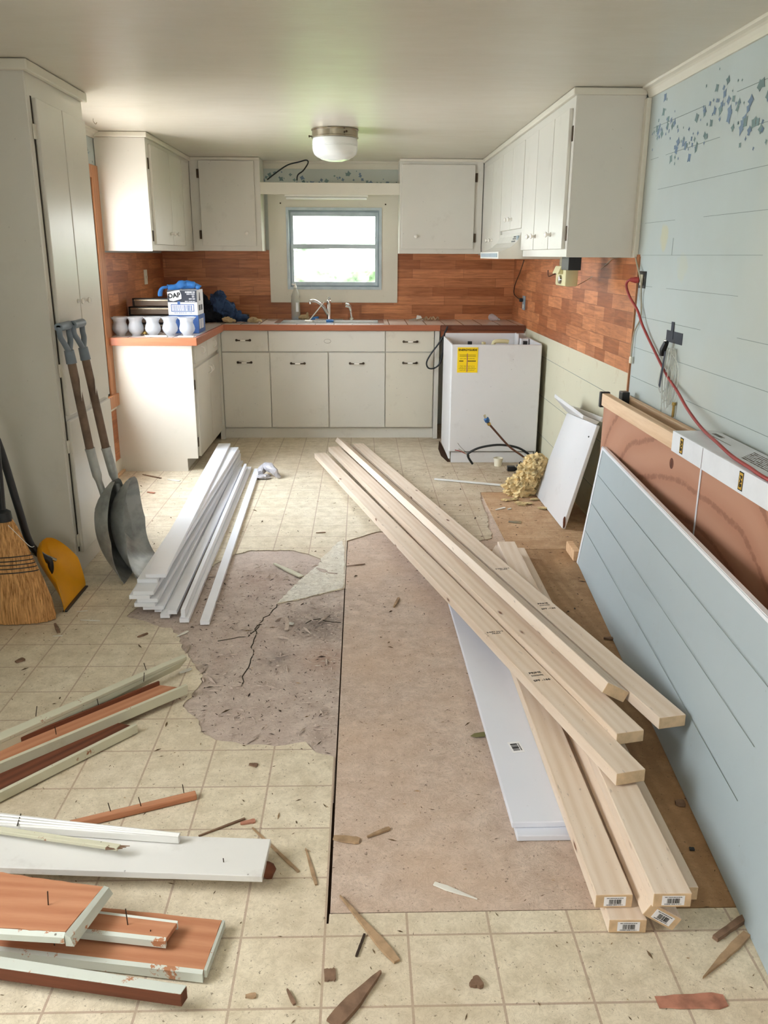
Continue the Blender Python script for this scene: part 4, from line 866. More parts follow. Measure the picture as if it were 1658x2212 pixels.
mb=MB().blob(az(1250,1193,.03),.001,(1,1,1),0,1,1); mb=MB(); mb.box(1.10,1.135,4.075,4.24,.0,.055,.003); solo('wood_block',mb,'pinel','small raw pine block on the floor behind the panel corner','block')
# crate
cr=thing('plywood_crate','long open crate of reddish plywood with pine top rails against the blue wall','crate',(1.3,3.0,0))
cx0,cx1,cy0,cy1=1.222,1.372,.55,4.17
part('front_panel',MB().box(cx0,cx0+.012,cy0,cy1,.0,.80),'luan',cr); part('back_panel',MB().box(cx1-.012,cx1,cy0,cy1,0,.78),'luan',cr); part('end_panel',MB().box(cx0+.0125,cx1-.0125,cy1-.014,cy1-.002,0,.775),'luan',cr)
def rail(x0,x1,y0,y1,z0,z1): 
    o=MB().box(x0,x1,y0,y1,z0,z1,.002); p=part('top_rail',o,'piney',cr); return p
rail(cx0-.012,cx0+.026,cy0,cy1+.005,.801,.862); rail(cx1-.03,cx1-.002,cy0,4.30,.781,.842)
for y in (3.55,2.4,1.2): part('stud',MB().box(cx0+.0265,cx1-.031,y,y+.04,.0,.78),'darkwood',cr)
part('corner_bracket',MB().box(cx0-.02,cx0+.03,cy1+.006,cy1+.03,.79,.868,.004),'black',cr); part('corner_bracket',MB().box(cx0+.08,cx0+.118,cy1-.03,cy1+.03,.80,.872,.004),'black',cr)
part('knot',MB().lathe([(0,.0),(.022,.0006),(.0,.0012)],ax(1450,1001,cx0),(-1,0,0),14),'darkwood',cr)
for v in (0,): pass
mb=MB(); a=ax(1506,1008,1.205); b=V((1.205,a.y-.01,.60)); mb.box(1.2175,1.2205,a.y-.004,a.y+.004,.50,.80); solo('strap','' and None or mb,'white','thin white strap hanging down the front of the plywood crate','strap')
# carton on top
ca=thing('carton','long white carton with small gold-black logo stickers lying on the crate','box',(1.28,2.2,.865))
k0,k1=.70,3.13
part('lid',MB().box(1.196,1.360,k0,k1,.866,.884,.002),'boxwhite',ca); part('front_flap',MB().box(1.192,1.1955,k0,k1,.806,.884,.0008),'boxwhite',ca); part('end_flap',MB().hexa([V((1.196,k1+.0005,.815)),V((1.235,k1+.05,.83)),V((1.235,k1+.05,.84)),V((1.196,k1+.0005,.87))],[V((1.1965,k1+.003,.815)),V((1.2355,k1+.053,.83)),V((1.2355,k1+.053,.84)),V((1.1965,k1+.003,.87))]),'boxwhite',ca)
part('seam',MB().box(1.1912,1.1918,ax(1515,995,1.192).y-.0012,ax(1515,995,1.192).y+.0012,.808,.882),'inkg',ca)
for x,y in ((1471,965),(1600,1036)):
    c=ax(x,y,1.1918); fr=frame((1.1918,c.y,.846),(0,-1,0),(0,0,1)); mb=MB(); rect(mb,fr,-.0155,.0155,-.030,.030,.0,.0008); s=part('logo_sticker',mb,'ink',ca); XF[s.name]=XF[ca.name]
    mb=MB(); rect(mb,fr,-.012,.012,-.0265,.0265,.0008,.0013); part('sticker_face',mb,'gold',s)
    mb=MB(); f2=frame((1.1905,c.y,.846),(0,0,-1),(0,-1,0)); text(mb,'RAB',.021,f2,0,0,.0008,.0004); part('sticker_letters',mb,'ink',s)
fr=frame((1.30,2.55,.8842),(0,-1,0),(1,0,0)); mb=MB()
rect(mb,frame((1.30,2.95,.8842),(0,-1,0),(1,0,0)),-.09,.09,-.001,.001,0,.0006)
for j in range(7): bars(mb,fr,-.2+j*.012,.28,.03-j*.012,.036-j*.012,34,j,0,.0006)
bars(mb,frame((1.30,2.95,.8842),(0,-1,0),(1,0,0)),-.12,-.03,.018,.034,7,3,0,.0006)
for j in range(9): bars(mb,frame((1.30,1.9,.8842),(0,-1,0),(1,0,0)),-.2,.35,.045-j*.011,.050-j*.011,40,j+20,0,.0006)
part('print',mb,'inkg',ca)
# ================================================================== LEANING OVEN PANEL, INSULATION, PIPE, CABLES
bl,br_=az(1155,1068,.003),az(1213,1142,.003); tr_=ax(1288,918,1.305); tl_=ax(1224,891,1.30)
ed=(br_-bl).normalized(); th=thing('appliance_side_panel','white enamelled metal side panel leaning against the cream boards, lip at its top','panel',bl,board_rot(ed))
nn=(br_-bl).cross(tl_-bl).normalized(); nn = nn if nn.x<0 else -nn
bk=-nn*.022
part('panel_face',MB().hexa([bl+bk,br_+bk,tr_+bk,tl_+bk],[bl,br_,tr_,tl_],.006),'app',th,True)
uu=(tl_-bl).normalized(); l0,l1=ay(1196,858,5.16),ay(1257,905,4.57)
part('top_lip',MB().hexa([tl_+uu*.001,tr_+uu*.001,l1,l0],[tl_+uu*.022-nn*.01,tr_+uu*.022-nn*.01,l1+V((.004,0,.022)),l0+V((.004,0,.022))],.004),'app',th,True)
part('back_flange',MB().hexa([tl_+uu*.023-nn*.012,tr_+uu*.023-nn*.012,tr_+uu*.05-nn*.012,tl_+uu*.05-nn*.012],[tl_+uu*.023-nn*.03,tr_+uu*.023-nn*.03,tr_+uu*.05-nn*.03,tl_+uu*.05-nn*.03],.003),'app',th)
part('rust_spot',MB().blob(br_+V((.010,-.004,.04)),.022,(.35,.3,1.6),.4,3,2,4.),'darkwood',th); part('dark_chip',MB().blob(tr_.lerp(br_,.13)+ed*-.06+nn*.001,.005,(1,1,1),.2,2,2),'black',th)
mb=MB()
for i in range(13):
    k=i/12; c=bl.lerp(tl_,k*.42)+V((-.055+.03*math.sin(i*2.1)-.05*(1-k),.05+.03*math.cos(i*1.7),-.01)); c.z=max(c.z,.02); mb.blob(c,.085-.035*k,(1,1,.9),.5,3.2,4,i*1.7,floor=.0015)
for v in mb.bm.verts:
    n1_=noise.noise(v.co*70); n2_=noise.noise(v.co*38+V((3,0,0))); v.co+=V((n2_*.014+n1_*.008,n1_*.008,n2_*.010)); v.co.z=max(v.co.z,.0015)
for k in range(9): mb.blob(az(1095+k*13+rnd.uniform(-8,8),1090+rnd.uniform(-14,12),.008),.017,(1.6,1,.35),.8,5,3,k*2.,floor=.0012)
solo('insulation','' and None or mb,'wool','tuft of yellow glass wool spilling out behind the leaning white panel','insulation',smooth=True,kind='stuff')
p0,p1,p2,p3=V((1.283,6.10,.0)),ay(1100,965,5.98),ay(1070,932,5.92),ay(1055,915,5.9)
th=thing('copper_pipe','copper water pipe sticking up from the floor with a blue valve on its end','pipe',p0)
part('pipe',MB().tube(curve_pts([p0,p0.lerp(p1,.5)+V((.02,0,.0)),p1,p2,p3],6),.0075,10),'copper',th,True)
v0=p3; v1=ay(1044,893,5.88); dv=(v1-v0).normalized()
part('nut',MB().lathe([(0,0),(.013,0),(.014,.004),(.014,.018),(.010,.022),(0,.022)],v0-dv*.012,dv,6),'brass',th); part('valve',MB().lathe([(0,.0),(.014,.004),(.019,.012),(.019,.034),(.012,.040),(0,.042)],v0+dv*.011,dv,14),'valveblue',th,True); part('outlet_thread',MB().lathe([(0,0),(.010,0),(.010,.022),(0,.022)],v0+dv*.052,dv,12),'steel',th)
mb=MB(); pts=[az(1020,1002,.011),ay(1010,985,6.14),ay(1016,976,6.13),ay(1040,966,6.12),ay(1080,961,6.12),ay(1120,968,6.12),ay(1148,988,6.12),az(1160,1010,.011)]
mb.tube(curve_pts(pts,6),.0085,10); solo('power_cable','' and None or mb,'blackc','thick black cable arching over the floor in front of the dishwasher','cable',smooth=True)
for i,(mt,lab,pp) in enumerate((('red','thin red wire end poking out below the dishwasher',[(982,972),(992,974),(1003,979),(1014,985)]),('beigecord','thin pale wire end poking out below the dishwasher',[(990,970),(998,974),(1006,980),(1014,986)]),('inkg','fine grey wire standing up below the dishwasher',[(988,957),(994,965),(1003,974),(1013,984)]))):
    mb=MB(); mb.tube(curve_pts([ay(x,y,6.205-.012*i) for x,y in pp],4),(.0035,.003,.0016)[i],6); solo('wire','' and None or mb,mt,lab,'wire')
c=az(1075,1006,0); th=thing('cardboard_ring','short torn cardboard tube standing on the floor before the dishwasher','tube',c)
mb=MB(); mb.lathe([(.028,0),(.033,.045),(.036,.062),(.034,.062),(.030,.044),(.025,.002),(0,.002)],c,(0,0,1),20,lambda i,t:(.10*math.sin(3*t) if 1<i<4 else 0)); part('tube_wall',mb,'creamw',th,True)
for i,(x,y,r,lab) in enumerate(((1103,1017,.028,'black plastic plug block on the floor by the pipe'),(1121,1013,.022,'small dark clamp on the floor under the pipe'),(1136,1019,.014,'dark scrap on the floor left of the insulation'))):
    c=az(x,y,0); mb=MB(); mb.box(c.x-r,c.x+r,c.y-r*.8,c.y+r*.8,.0005,r*1.3,.004)
    if i==0: mb.box(c.x-r*.5,c.x+r*1.5,c.y-r*.5,c.y+r*.5,.006,r*.9,.003)
    if i==1: mb.tube([c+V((0,0,r)),c+V((.0,0,r*2.2)),c+V((.012,0,r*2.6))],.006,8)
    solo('plug_block' if i==0 else 'clamp' if i==1 else 'scrap',mb,'black',lab,'scrap')
A,B=az(938,1033,.012),az(1112,1049,.014); d=(B-A).normalized(); s=V((-d.y,d.x,0)); mb=MB(); mb.hexa([A-s*.011-V((0,0,.010)),B-s*.012-V((0,0,.010)),B+s*.012-V((0,0,.010)),A+s*.008-V((0,0,.010))],[A-s*.011,B-s*.012,B+s*.012,A+s*.008],.002)
solo('trim_strip','' and None or mb,'oldwhite','thin white painted trim strip lying before the dishwasher','trim strip')
# ================================================================== RIGHT WALL FITTINGS
pl=ax(1387,604,XR); th=thing('outlet_box','open black electrical box in the blue wall beside the block-print board','outlet',(XR-.01,4.225,1.41))
part('box',MB().box(XR-.006,XR-.0005,4.178,4.272,1.372,1.452,.001),'black',th); part('receptacle',MB().box(XR-.014,XR-.0062,4.203,4.232,1.385,1.437,.003),'creamw',th)
mb=MB(); P=[V((XR-.018,4.235,1.410)),V((XR-.05,4.262,1.412)),V((XR-.06,4.29,1.385)),V((XR-.045,4.27,1.33)),ax(1376,670,XR-.03),ax(1388,705,XR-.02),ax(1410,752,XR-.015),ax(1438,808,XR-.02),ax(1462,845,XR-.03),ax(1485,885,1.325),ax(1515,925,1.30),az(1548,956,.905),az(1580,985,.8935),az(1618,1010,.8925),az(1655,1034,.8925),V((1.215,2.15,.8925)),V((1.22,1.8,.8925))]
th=thing('extension_cord','red extension cord hanging from the wall outlet across the white carton','cord',P[0]); part('cord',MB().tube(curve_pts(P,8),.0062,10),'red',th,True); part('plug',MB().tube([P[0]+V((.003,0,0)),P[0]+V((-.01,.008,0)),P[1]],[.013,.016,.010],10),'red',th,True)
mb=MB(); P=[ax(1372,556,XR-.016),ax(1376,575,XR-.018),ax(1383,605,XR-.022),ax(1384,640,XR-.010),ax(1383,685,XR-.008),ax(1370,715,XR-.010),ax(1365,745,XR-.012),ax(1362,772,XR-.014)]
th=thing('telephone_cord','beige cord running down the wall edge and ending in a loose plug','cord',P[0]); part('cord',MB().tube(curve_pts(P,6),.004,8),'beigecord',th,True); part('plug',MB().box(P[-1].x-.006,P[-1].x+.006,P[-1].y-.012,P[-1].y+.012,P[-1].z-.03,P[-1].z+.004,.004),'creamw',th)
mb=MB(); mb.tube(curve_pts([ay(1247,616,4.9),ax(1275,600,XR-.012),ax(1310,570,XR-.012),ax(1325,558,XR-.014),ax(1366,556,XR-.016)],6),.0022,6); solo('thin_wire',mb,'beigecord','thin wire running from the cream appliance to under the cabinet side','wire')
# can opener under cabinet
a0=ay(1221,585,4.80); a1=ay(1247,619,4.80); th=thing('can_opener','cream under-cabinet can opener hanging below the right wall cabinets','can opener',(a0.x,4.9,a1.z))
x0,x1,zz0,zz1=a0.x,a1.x,a1.z,a0.z+.02
part('body',MB().box(x0,x1,4.80,5.04,zz0,zz1,.010),'cream',th,True); part('slanted_head',MB().hexa([V((x0-.03,4.86,zz0+.065)),V((x0-.0005,4.86,zz0+.065)),V((x0-.0005,5.0,zz0+.065)),V((x0-.03,5.0,zz0+.065))],[V((x0-.012,4.86,zz1+.004)),V((x0-.0005,4.86,zz1+.004)),V((x0-.0005,5.0,zz1+.004)),V((x0-.012,5.0,zz1+.004))],.003),'cream',th)
part('dial',MB().lathe([(.0,0),(.024,0),(.022,.012),(0,.014)],(x0-.001,4.90,zz0+.035),(-1,0,0),16),'steel',th,True); part('cutter_lever',MB().tube(curve_pts([(x0-.012,4.92,zz0+.07),(x0-.04,4.92,zz0+.062),(x0-.065,4.93,zz0+.052),(x0-.07,4.93,zz0+.085)],4),.004,8),'copper',th)
part('mount',MB().box(x0+.01,x1-.01,4.86,5.0,zz1+.0005,1.524,.002),'nickel',th)
b0=ay(1228,559,4.62); b1=ay(1254,584,4.62); c0=ax(1210,560,b0.x)
solo('black_box',MB().box(b0.x,b1.x,4.62,4.78,b1.z,1.5245,.002),'black','small black box fixed under the cabinet beside the cream can opener','box')
# stove cord and outlet near the corner
o=thing('wall_outlet','grey-white wall outlet on the block-print board near the corner, black plug in it','outlet',(XR-.008,7.24,1.14)); part('plate',MB().box(XR-.013,XR-.0075,7.185,7.295,1.085,1.20,.002),'greyblue',o); part('socket',MB().box(XR-.016,XR-.0132,7.22,7.26,1.10,1.13,.002),'creamw',o)
th=thing('hood_cord','black cord hanging from the range hood to the corner outlet','cord',(XR-.02,7.3,1.3)); P=[ay(1131,563,6.35),ax(1122,590,XR-.06),ax(1112,615,XR-.03),ax(1110,635,XR-.03),V((XR-.035,7.28,1.165))]; part('cord',MB().tube(curve_pts(P,6),.004,8),'black',th,True); part('plug',MB().box(XR-.045,XR-.0165,7.25,7.28,1.15,1.18,.005),'black',th)
for nm,lab,y0,y1,z0,z1,w in (('wall_switch','ivory wall plate on the left block-print board above the counter',7.08,7.17,1.285,1.40,'creamw'),('wall_outlet','white outlet plate low on the left wall beside the pantry',5.62,5.70,.27,.40,'porc')):
    t_=thing(nm,lab,'outlet' if 'outlet' in nm else 'switch',(XL+.007,(y0+y1)/2,z0)); part('plate',MB().box(XL+.0065,XL+.013,y0,y1,z0,z1,.002),w,t_); part('toggle',MB().box(XL+.0132,XL+.024,(y0+y1)/2-.006,(y0+y1)/2+.006,(z0+z1)/2-.012,(z0+z1)/2+.010,.002) if 'switch' in nm else MB().box(XL+.0132,XL+.016,(y0+y1)/2-.016,(y0+y1)/2+.016,z0+.02,z1-.02,.002),w,t_)
# coil of tubing taped to the wall
cen=V((XR-.02,3.725,1.17)); th=thing('tubing_coil','coil of clear plastic tubing hung from black tape on the blue wall','tubing',cen)
mb=MB(); r=random.Random(3)
for k in range(6):
    w=.028+.030*r.random(); h=.10+.035*r.random(); cy=3.70+r.uniform(-.03,.03); xo=XR-.010-.003*k
    pts=[V((xo,cy+w*math.sin(a)*(1 if math.cos(a)<.3 else .7),1.135-h+h*math.cos(a))) for a in [2*PI*i/28 for i in range(29)]]; mb.tube(pts,.0026,6,False)
mb.tube(curve_pts([V((XR-.02,3.74,1.12)),V((XR-.012,3.80,1.06)),V((XR-.01,3.84,.97)),V((XR-.01,3.80,.925)),V((XR-.01,3.74,.95))],6),.003,6)
mb.tube(curve_pts([V((XR-.02,3.70,1.12)),V((XR-.012,3.62,1.07)),V((XR-.01,3.60,.97)),V((XR-.01,3.62,.90))],6),.003,6); mb.tube(curve_pts([V((XR-.02,3.76,.95)),V((XR-.012,3.77,.90)),V((XR-.01,3.77,.83))],4),.003,6)
part('tube',mb,'clear',th,True)
part('tape',MB().box(XR-.0024,XR-.0005,ax(1475,720,XR).y,ax(1440,720,XR).y,1.155,1.205),'boxdark',th); part('tape',MB().box(XR-.0045,XR-.0026,3.735,3.765,1.17,1.245),'boxdark',th)
part('tie',MB().tube([V((XR-.03,3.735,1.16)),V((XR-.034,3.755,1.125)),V((XR-.03,3.765,1.10))],[.012,.016,.014],8),'black',th); part('strap_end',MB().hexa([V((XR-.036,3.73,1.12)),V((XR-.036,3.715,1.12)),V((XR-.036,3.745,.955)),V((XR-.036,3.765,.965))],[V((XR-.034,3.73,1.12)),V((XR-.034,3.715,1.12)),V((XR-.034,3.745,.955)),V((XR-.034,3.765,.965))]),'boxdark',th)
part('nail_head',MB().lathe([(0,0),(.007,0),(.005,.006),(0,.008)],(XR-.035,3.73,1.165),(-1,0,0),10),'steel',th); part('hose_fitting',MB().lathe([(0,0),(.006,0),(.006,.05),(.009,.052),(.009,.065),(0,.066)],(XR-.010,3.62,.845),(0,0,1),10),'brass',th,True)
# ================================================================== SCOOPS, BROOM, DUSTPAN
def scoop_blade(tip,heel,out,hw,h,n=26,m=22,thick=.003,rnd_=.55,depth_e=3.2,bow=0.):
    tip,heel,out=V(tip),V(heel),V(out).normalized(); ax_=(heel-tip); Ya=V((0,1,0)); nn=(out-ax_.normalized()*out.dot(ax_.normalized())).normalized()
    G=[]
    for i in range(n+1):
        s=i/n; k=max(0,(s-rnd_)/(1-rnd_)); w=hw*math.sqrt(max(1-k*k*.97,.01)); hh=h*min(1,s/.45)**.8
        row=[]
        for j in range(m+1):
            t=-1+2*j/m; a=abs(t)**depth_e; p=tip+ax_*s-nn*bow*math.sin(PI*s**.8)+Ya*w*math.copysign(abs(t)**.9,t)*1.0+nn*hh*max(a, k**4*.75); row.append(p)
        G.append(row)
    mb=MB(); fr_=[[mb.bm.verts.new(p) for p in r] for r in G]; 
    bk_=[[mb.bm.verts.new(p-nn*thick) for p in r] for r in G]
    for i in range(n):
        for j in range(m):
            mb.bm.faces.new((fr_[i][j],fr_[i][j+1],fr_[i+1][j+1],fr_[i+1][j])); mb.bm.faces.new((bk_[i][j],bk_[i+1][j],bk_[i+1][j+1],bk_[i][j+1]))
    for i in range(n): mb.bm.faces.new((fr_[i][0],fr_[i+1][0],bk_[i+1][0],bk_[i][0])); mb.bm.faces.new((fr_[i][m],bk_[i][m],bk_[i+1][m],fr_[i+1][m]))
    for j in range(m): mb.bm.faces.new((fr_[0][j],bk_[0][j],bk_[0][j+1],fr_[0][j+1])); mb.bm.faces.new((fr_[n][j],fr_[n][j+1],bk_[n][j+1],bk_[n][j]))
    return mb,nn
def scoop(label,tip,heel,top,hw=.183):
    tip,heel,top=V(tip),V(heel),V(top); th=thing('scoop_shovel',label,'shovel',tip)
    mb,nn=scoop_blade(tip,heel,(1,0,.3),hw,.10,rnd_=.45,bow=.08); part('blade',mb,'scoop',th,True)
    d=(top-heel).normalized(); j1=heel+d*.19; j2=top-d*.17
    part('socket',MB().tube(curve_pts([heel.lerp(tip,.42)-nn*.045,heel.lerp(tip,.16)+nn*.004,heel+d*.05+nn*.008,j1],5),[.008]*5+[.016]*5+[.022]*5+[.024],12),'scoop',th,True)
    part('shaft',MB().tube([j1-d*.02,j2+d*.02],.0195,14),'oldhandle',th,True)
    mb=MB(); mb.tube([j2,j2+d*.06],[.024,.022],12)
    for s in (-1,1): mb.tube(curve_pts([j2+d*.05,j2+d*.10+V((0,s*.045,0)),top+V((0,s*.062,-.04)),top+V((0,s*.062,0))],5),.013,10)
    part('d_grip',mb,'grip',th,True); part('grip_bar',MB().lathe([(.010,-.072),(.019,-.072),(.019,.072),(.010,.072),(.010,-.072)],top,(0,1,0),16),'grip',th,True); part('bar_hollow',MB().lathe([(0,-.0705),(.0098,-.0705),(.0098,.0705),(0,.0705)],top,(0,1,0),12),'black',th)
    mb=MB()
    for k in range(5): c=j1.lerp(j2,.58+.05*k)+V((.0192,-.002+.004*(k%2),0)); mb.blob(c,.011,(.12,.6,1.2),.5,3,2,k*1.3)
    mb2=MB(); c=j1.lerp(j2,.68)+V((.0185,-.004,0)); mb2.blob(c,.05,(.03,.16,1.3),.35,5,3,tip.y*5); part('label_remnant',mb2,'chipw',th,label='torn white label remnant')
    return th
scoop('grey metal scoop shovel leaning on the pantry, the one nearer the white trim boards',(-1.087,4.015,.003),(-1.235,4.075,.42),(-1.335,4.07,1.205))
scoop('grey metal scoop shovel leaning on the pantry, behind and left of the other one',(-1.142,3.965,.003),(-1.285,3.975,.44),(-1.352,3.93,1.205),.18)
# dustpan
th=thing('dustpan','yellow upright dustpan with a black tube handle, behind the broom','dustpan',(-1.4,3.6,0)); tip=V((-1.318,3.607,.003)); heel=V((-1.475,3.60,.262))
mb,nn=scoop_blade(tip,heel,(1,0,.4),.150,.06,22,20,.003,.35); part('pan',mb,'yellow',th,True); part('rubber_edge',MB().box(-1.326,-1.306,3.457,3.757,.001,.008,.002),'black',th)
hp=heel.lerp(tip,.42)+nn*.012; part('hinge_recess',MB().blob(hp+V((.0,-.03,.02)),.034,(.35,.5,1.25),.0,1,3),'black',th,True)
P=[hp+V((0,-.03,.04)),heel+V((.01,-.05,.02)),V((-1.495,3.53,.48)),V((-1.545,3.53,.76)),V((-1.62,3.53,.95))]; part('handle',MB().tube(curve_pts(P,6),.0165,12),'black',th,True); part('hinge_clip',MB().tube([P[1]+V((0,0,-.03)),hp+V((.01,.01,.03))],[.014,.008],8),'nickel',th,True)
# broom
th=thing('broom','corn broom with black bands standing at the left edge of the picture','broom',(-1.50,3.38,0))
mb=MB(); prof=[(.0,.006),(.165,.004),(.172,.03),(.158,.10),(.128,.20),(.098,.29),(.070,.37),(.048,.43),(.032,.462),(0,.464)]; 
mb.lathe(prof,(-1.500,3.38,0),(0,0,1),96,lambda i,t:.035*math.sin(37*t)+.03*math.sin(23*t+i))
for v in mb.bm.verts: v.co.y=3.38+(v.co.y-3.38)*.36; v.co.x+= -.0 + (v.co.z-.2)*.02
part('bristles',mb,'straw',th,True)
def bs(z):
    for (r0,a),(r1,b) in zip(prof[1:],prof[2:]):
        if a<=z<=b: return r0+(r1-r0)*(z-a)/(b-a)
    return .03
for z in (.232,.25,.266,.282,.30):
    r_=bs(z)*1.035; part('stitch_band',MB().tube([V((-1.500+(z-.2)*.02+r_*math.cos(a),3.38+r_*.385*math.sin(a),z-.010*math.sin(a*2)*.3)) for a in [2*PI*k/40 for k in range(41)]],.0022,6,False),'black',th)
part('collar',MB().lathe([(.034,.452),(.030,.49),(.016,.50),(0,.50)],(-1.494,3.38,0),(0,0,1),20),'blackc',th,True); part('handle',MB().tube([V((-1.494,3.38,.49)),V((-1.488,3.40,.86)),V((-1.50,3.44,1.25))],.0125,12),'black',th,True)
part('hang_string',MB().tube(curve_pts([V((-1.47,3.355,.44)),V((-1.43,3.345,.40)),V((-1.385,3.34,.352)),V((-1.375,3.36,.345))],5),.0015,5),'chipw',th)
# ================================================================== ON THE COUNTER
ZK=.966
for i,(cx,lab) in enumerate(((260.5,'frosted glass lamp shade, leftmost of the row on the counter end'),(294.5,'frosted glass lamp shade, second from the left in the counter row'),(331,'frosted glass lamp shade in the middle of the counter row'),(368,'frosted glass lamp shade, second from the right, before the caulk carton'),(404.7,'frosted glass lamp shade, rightmost of the row, before the carton'))):
    c=ay(cx,720,6.085 if i%2==0 else 6.10); c.z=ZK; mb=MB(); R0=[(.0,0.002),(.030,0),(.031,.012),(.036,.017),(.050,.034),(.055,.052),(.050,.074),(.042,.092),(.045,.110),(.064,.132),(.062,.133),(.043,.110),(.040,.092),(.048,.074),(.053,.052),(.048,.036),(.030,.018),(0,.016)]
    mb.lathe(R0,c,(0,0,1),32,lambda i,t:(.05*math.sin(8*t)*(1 if i in (9,10) else .3) if 8<=i<=11 else 0)); solo('glass_lamp_shade',mb,'frost',lab,'lamp shade',group='frosted lamp shades on the counter',smooth=True,loc=c)
# cartons with gloves
def carton(lab,x0,x1,y0,y1,z0,z1,mat):
    t=thing('carton',lab,'box',((x0+x1)/2,(y0+y1)/2,z0)); part('box',MB().box(x0,x1,y0,y1,z0,z1,.002),mat,t); return t
x0,x1=-1.405,-1.192
t_=carton('blue and white carton at the bottom, behind the rightmost lamp shades',x0,x1+.004,6.30,6.56,ZK,1.094,'boxblue')
fr=frame((x0,6.30,ZK),(1,0,0),(0,0,1)); mb=MB(); rect(mb,fr,.08,.13,.02,.11,.0002,.001); p=part('label',mb,'labelw',t_); mb=MB(); f2=frame((x0+.105,6.2995,ZK+.065),(0,0,-1),(1,0,0)); text(mb,'5 2 8',.022,f2,0,0,.001,.0008); part('print',mb,'ink',t_)
fs=frame((x1+.0042,6.30,ZK),(0,1,0),(0,0,1)); mb=MB(); bars(mb,fs,.03,.2,.03,.10,9,2,.0002,.001); part('print',mb,'labelw',t_)
t_=carton('upper carton, dark above and white below with big DAP letters, blue gloves on top',x0,x1,6.31,6.55,1.095,1.272,'boxwhite'); t_['label']='upper carton with dark top half, bold letters and barcode, blue gloves lying on it'
fr=frame((x0,6.31,1.095),(1,0,0),(0,0,1)); W_=x1-x0
mb=MB(); rect(mb,fr,.001,W_-.001,.092,.176,.0001,.0008); p=part('dark_panel',mb,'boxdark',t_); 
mb=MB(); fd=frame((x0+.048,6.31,1.095+.136),(1,.0,.12),(0,0,1)); mb.hexa([fd@V((u,v,.001)) for u,v in ((-.046,.032),(-.036,-.028),(-.01,-.036),(.05,-.026),(.054,.002),(.045,.036))],[fd@V((u,v,.0018)) for u,v in ((-.046,.032),(-.036,-.028),(-.01,-.036),(.05,-.026),(.054,.002),(.045,.036))]); part('logo_patch',mb,'labelw',t_)
mb=MB(); text(mb,'DAP',.046,fd,.002,.002,.0018,.0022); part('logo_letters',mb,'ink',t_)
mb=MB(); rect(mb,fr,.022,W_-.024,.025,.078,.0001,.0008); rect(mb,fr,.07,.09,.075,.098,.0009,.0014); part('barcode_frame',mb,'boxblue',t_)
mb=MB(); rect(mb,fr,.027,W_-.029,.030,.073,.0008,.0013); part('barcode_ground',mb,'labelw',t_); mb=MB(); bars(mb,fr,.032,W_-.034,.032,.071,22,7,.0013,.0017); bars(mb,fr,.04,.17,.014,.019,20,8,.0002,.0008); part('barcode',mb,'boxblue',t_)
mb=MB(); text(mb,'DEXTER',.012,fr,.165,.166,.0009,.0006) if False else bars(mb,fr,.13,.20,.158,.168,9,5,.0009,.0014)
bars(mb,fr,.14,.20,.146,.153,9,6,.0009,.0014); text(mb,'11',.02,fr,.186,.132,.0009,.0008); bars(mb,fr,.155,.2,.112,.119,8,6,.0009,.0014); bars(mb,fr,.125,.2,.096,.101,12,6,.0009,.0014); part('print',mb,'labelw',t_)
fs=frame((x1,6.31,1.095),(0,1,0),(0,0,1)); mb=MB(); bars(mb,fs,.05,.2,.03,.07,7,2,.0002,.001); mb.hexa([fs@V((u,v,.0002)) for u,v in ((.07,.10),(.12,.10),(.11,.155),(.09,.16))],[fs@V((u,v,.001)) for u,v in ((.07,.10),(.12,.10),(.11,.155),(.09,.16))]); part('side_print',mb,'boxdark',t_)
gl=thing('work_gloves','crumpled bright blue rubber gloves lying on the upper carton','gloves',(-1.31,6.40,1.273))
mb=MB(); mb.tube(curve_pts([(-1.19+.0,6.42,1.285),(-1.23,6.40,1.305),(-1.29,6.38,1.31),(-1.34,6.35,1.297),(-1.40,6.32,1.287)],4),[.018]*4+[.026]*4+[.03]*4+[.024]*5,12)
for v in mb.bm.verts: v.co+=V((noise.noise(v.co*30),noise.noise(v.co*34+V((4,0,0))),noise.noise(v.co*29+V((0,7,0)))))*.012; v.co.z=max(v.co.z,1.2735)
part('palm',mb,'glove',gl,True)
for k,(dx,dy) in enumerate(((0,-.012),(.0,.002),(.004,.016),(-.006,-.02))):
    a=V((-1.408,6.325+dy*.7,1.292)); part('finger',MB().tube(curve_pts([a,a+V((-.025,-.018+dy*.3,-.004)),a+V((-.040+dx,-.028,-.03)),a+V((-.044+dx,-.03,-.062))],4),[.010]*8+[.009]*4+[.006],8),'glove',gl,True)
# brown metal bars stacked behind shades
for i,(lab) in enumerate(('lowest brown metal channel of the stack behind the glass shades','second brown metal channel from the bottom behind the glass shades','third brown metal channel from the bottom behind the glass shades','topmost brown metal channel of the stack, set back a little')):
    z=ZK+i*.060; y=6.42+.012*i; t_=thing('metal_channel',lab,'metal channel',(-1.6,y,z),group='brown metal channels'); xa=-1.735+(.03 if i==3 else 0)
    part('channel',MB().box(xa+.02,-1.425,y,y+.11,z+.006,z+.052,.003),'brownmetal',t_); part('black_gap_and_end',MB().box(xa+.005,-1.425,y+.005,y+.10,z+.053,z+.0595).box(xa+.005,xa+.0195,y+.005,y+.10,z+.002,z+.0595),'black',t_)  # black strip paints the dark gap between channels; the left end is black
    part('highlight_rim',MB().box(xa+.02,-1.425,y-.003,y-.0005,z+.044,z+.051),'nickel',t_)
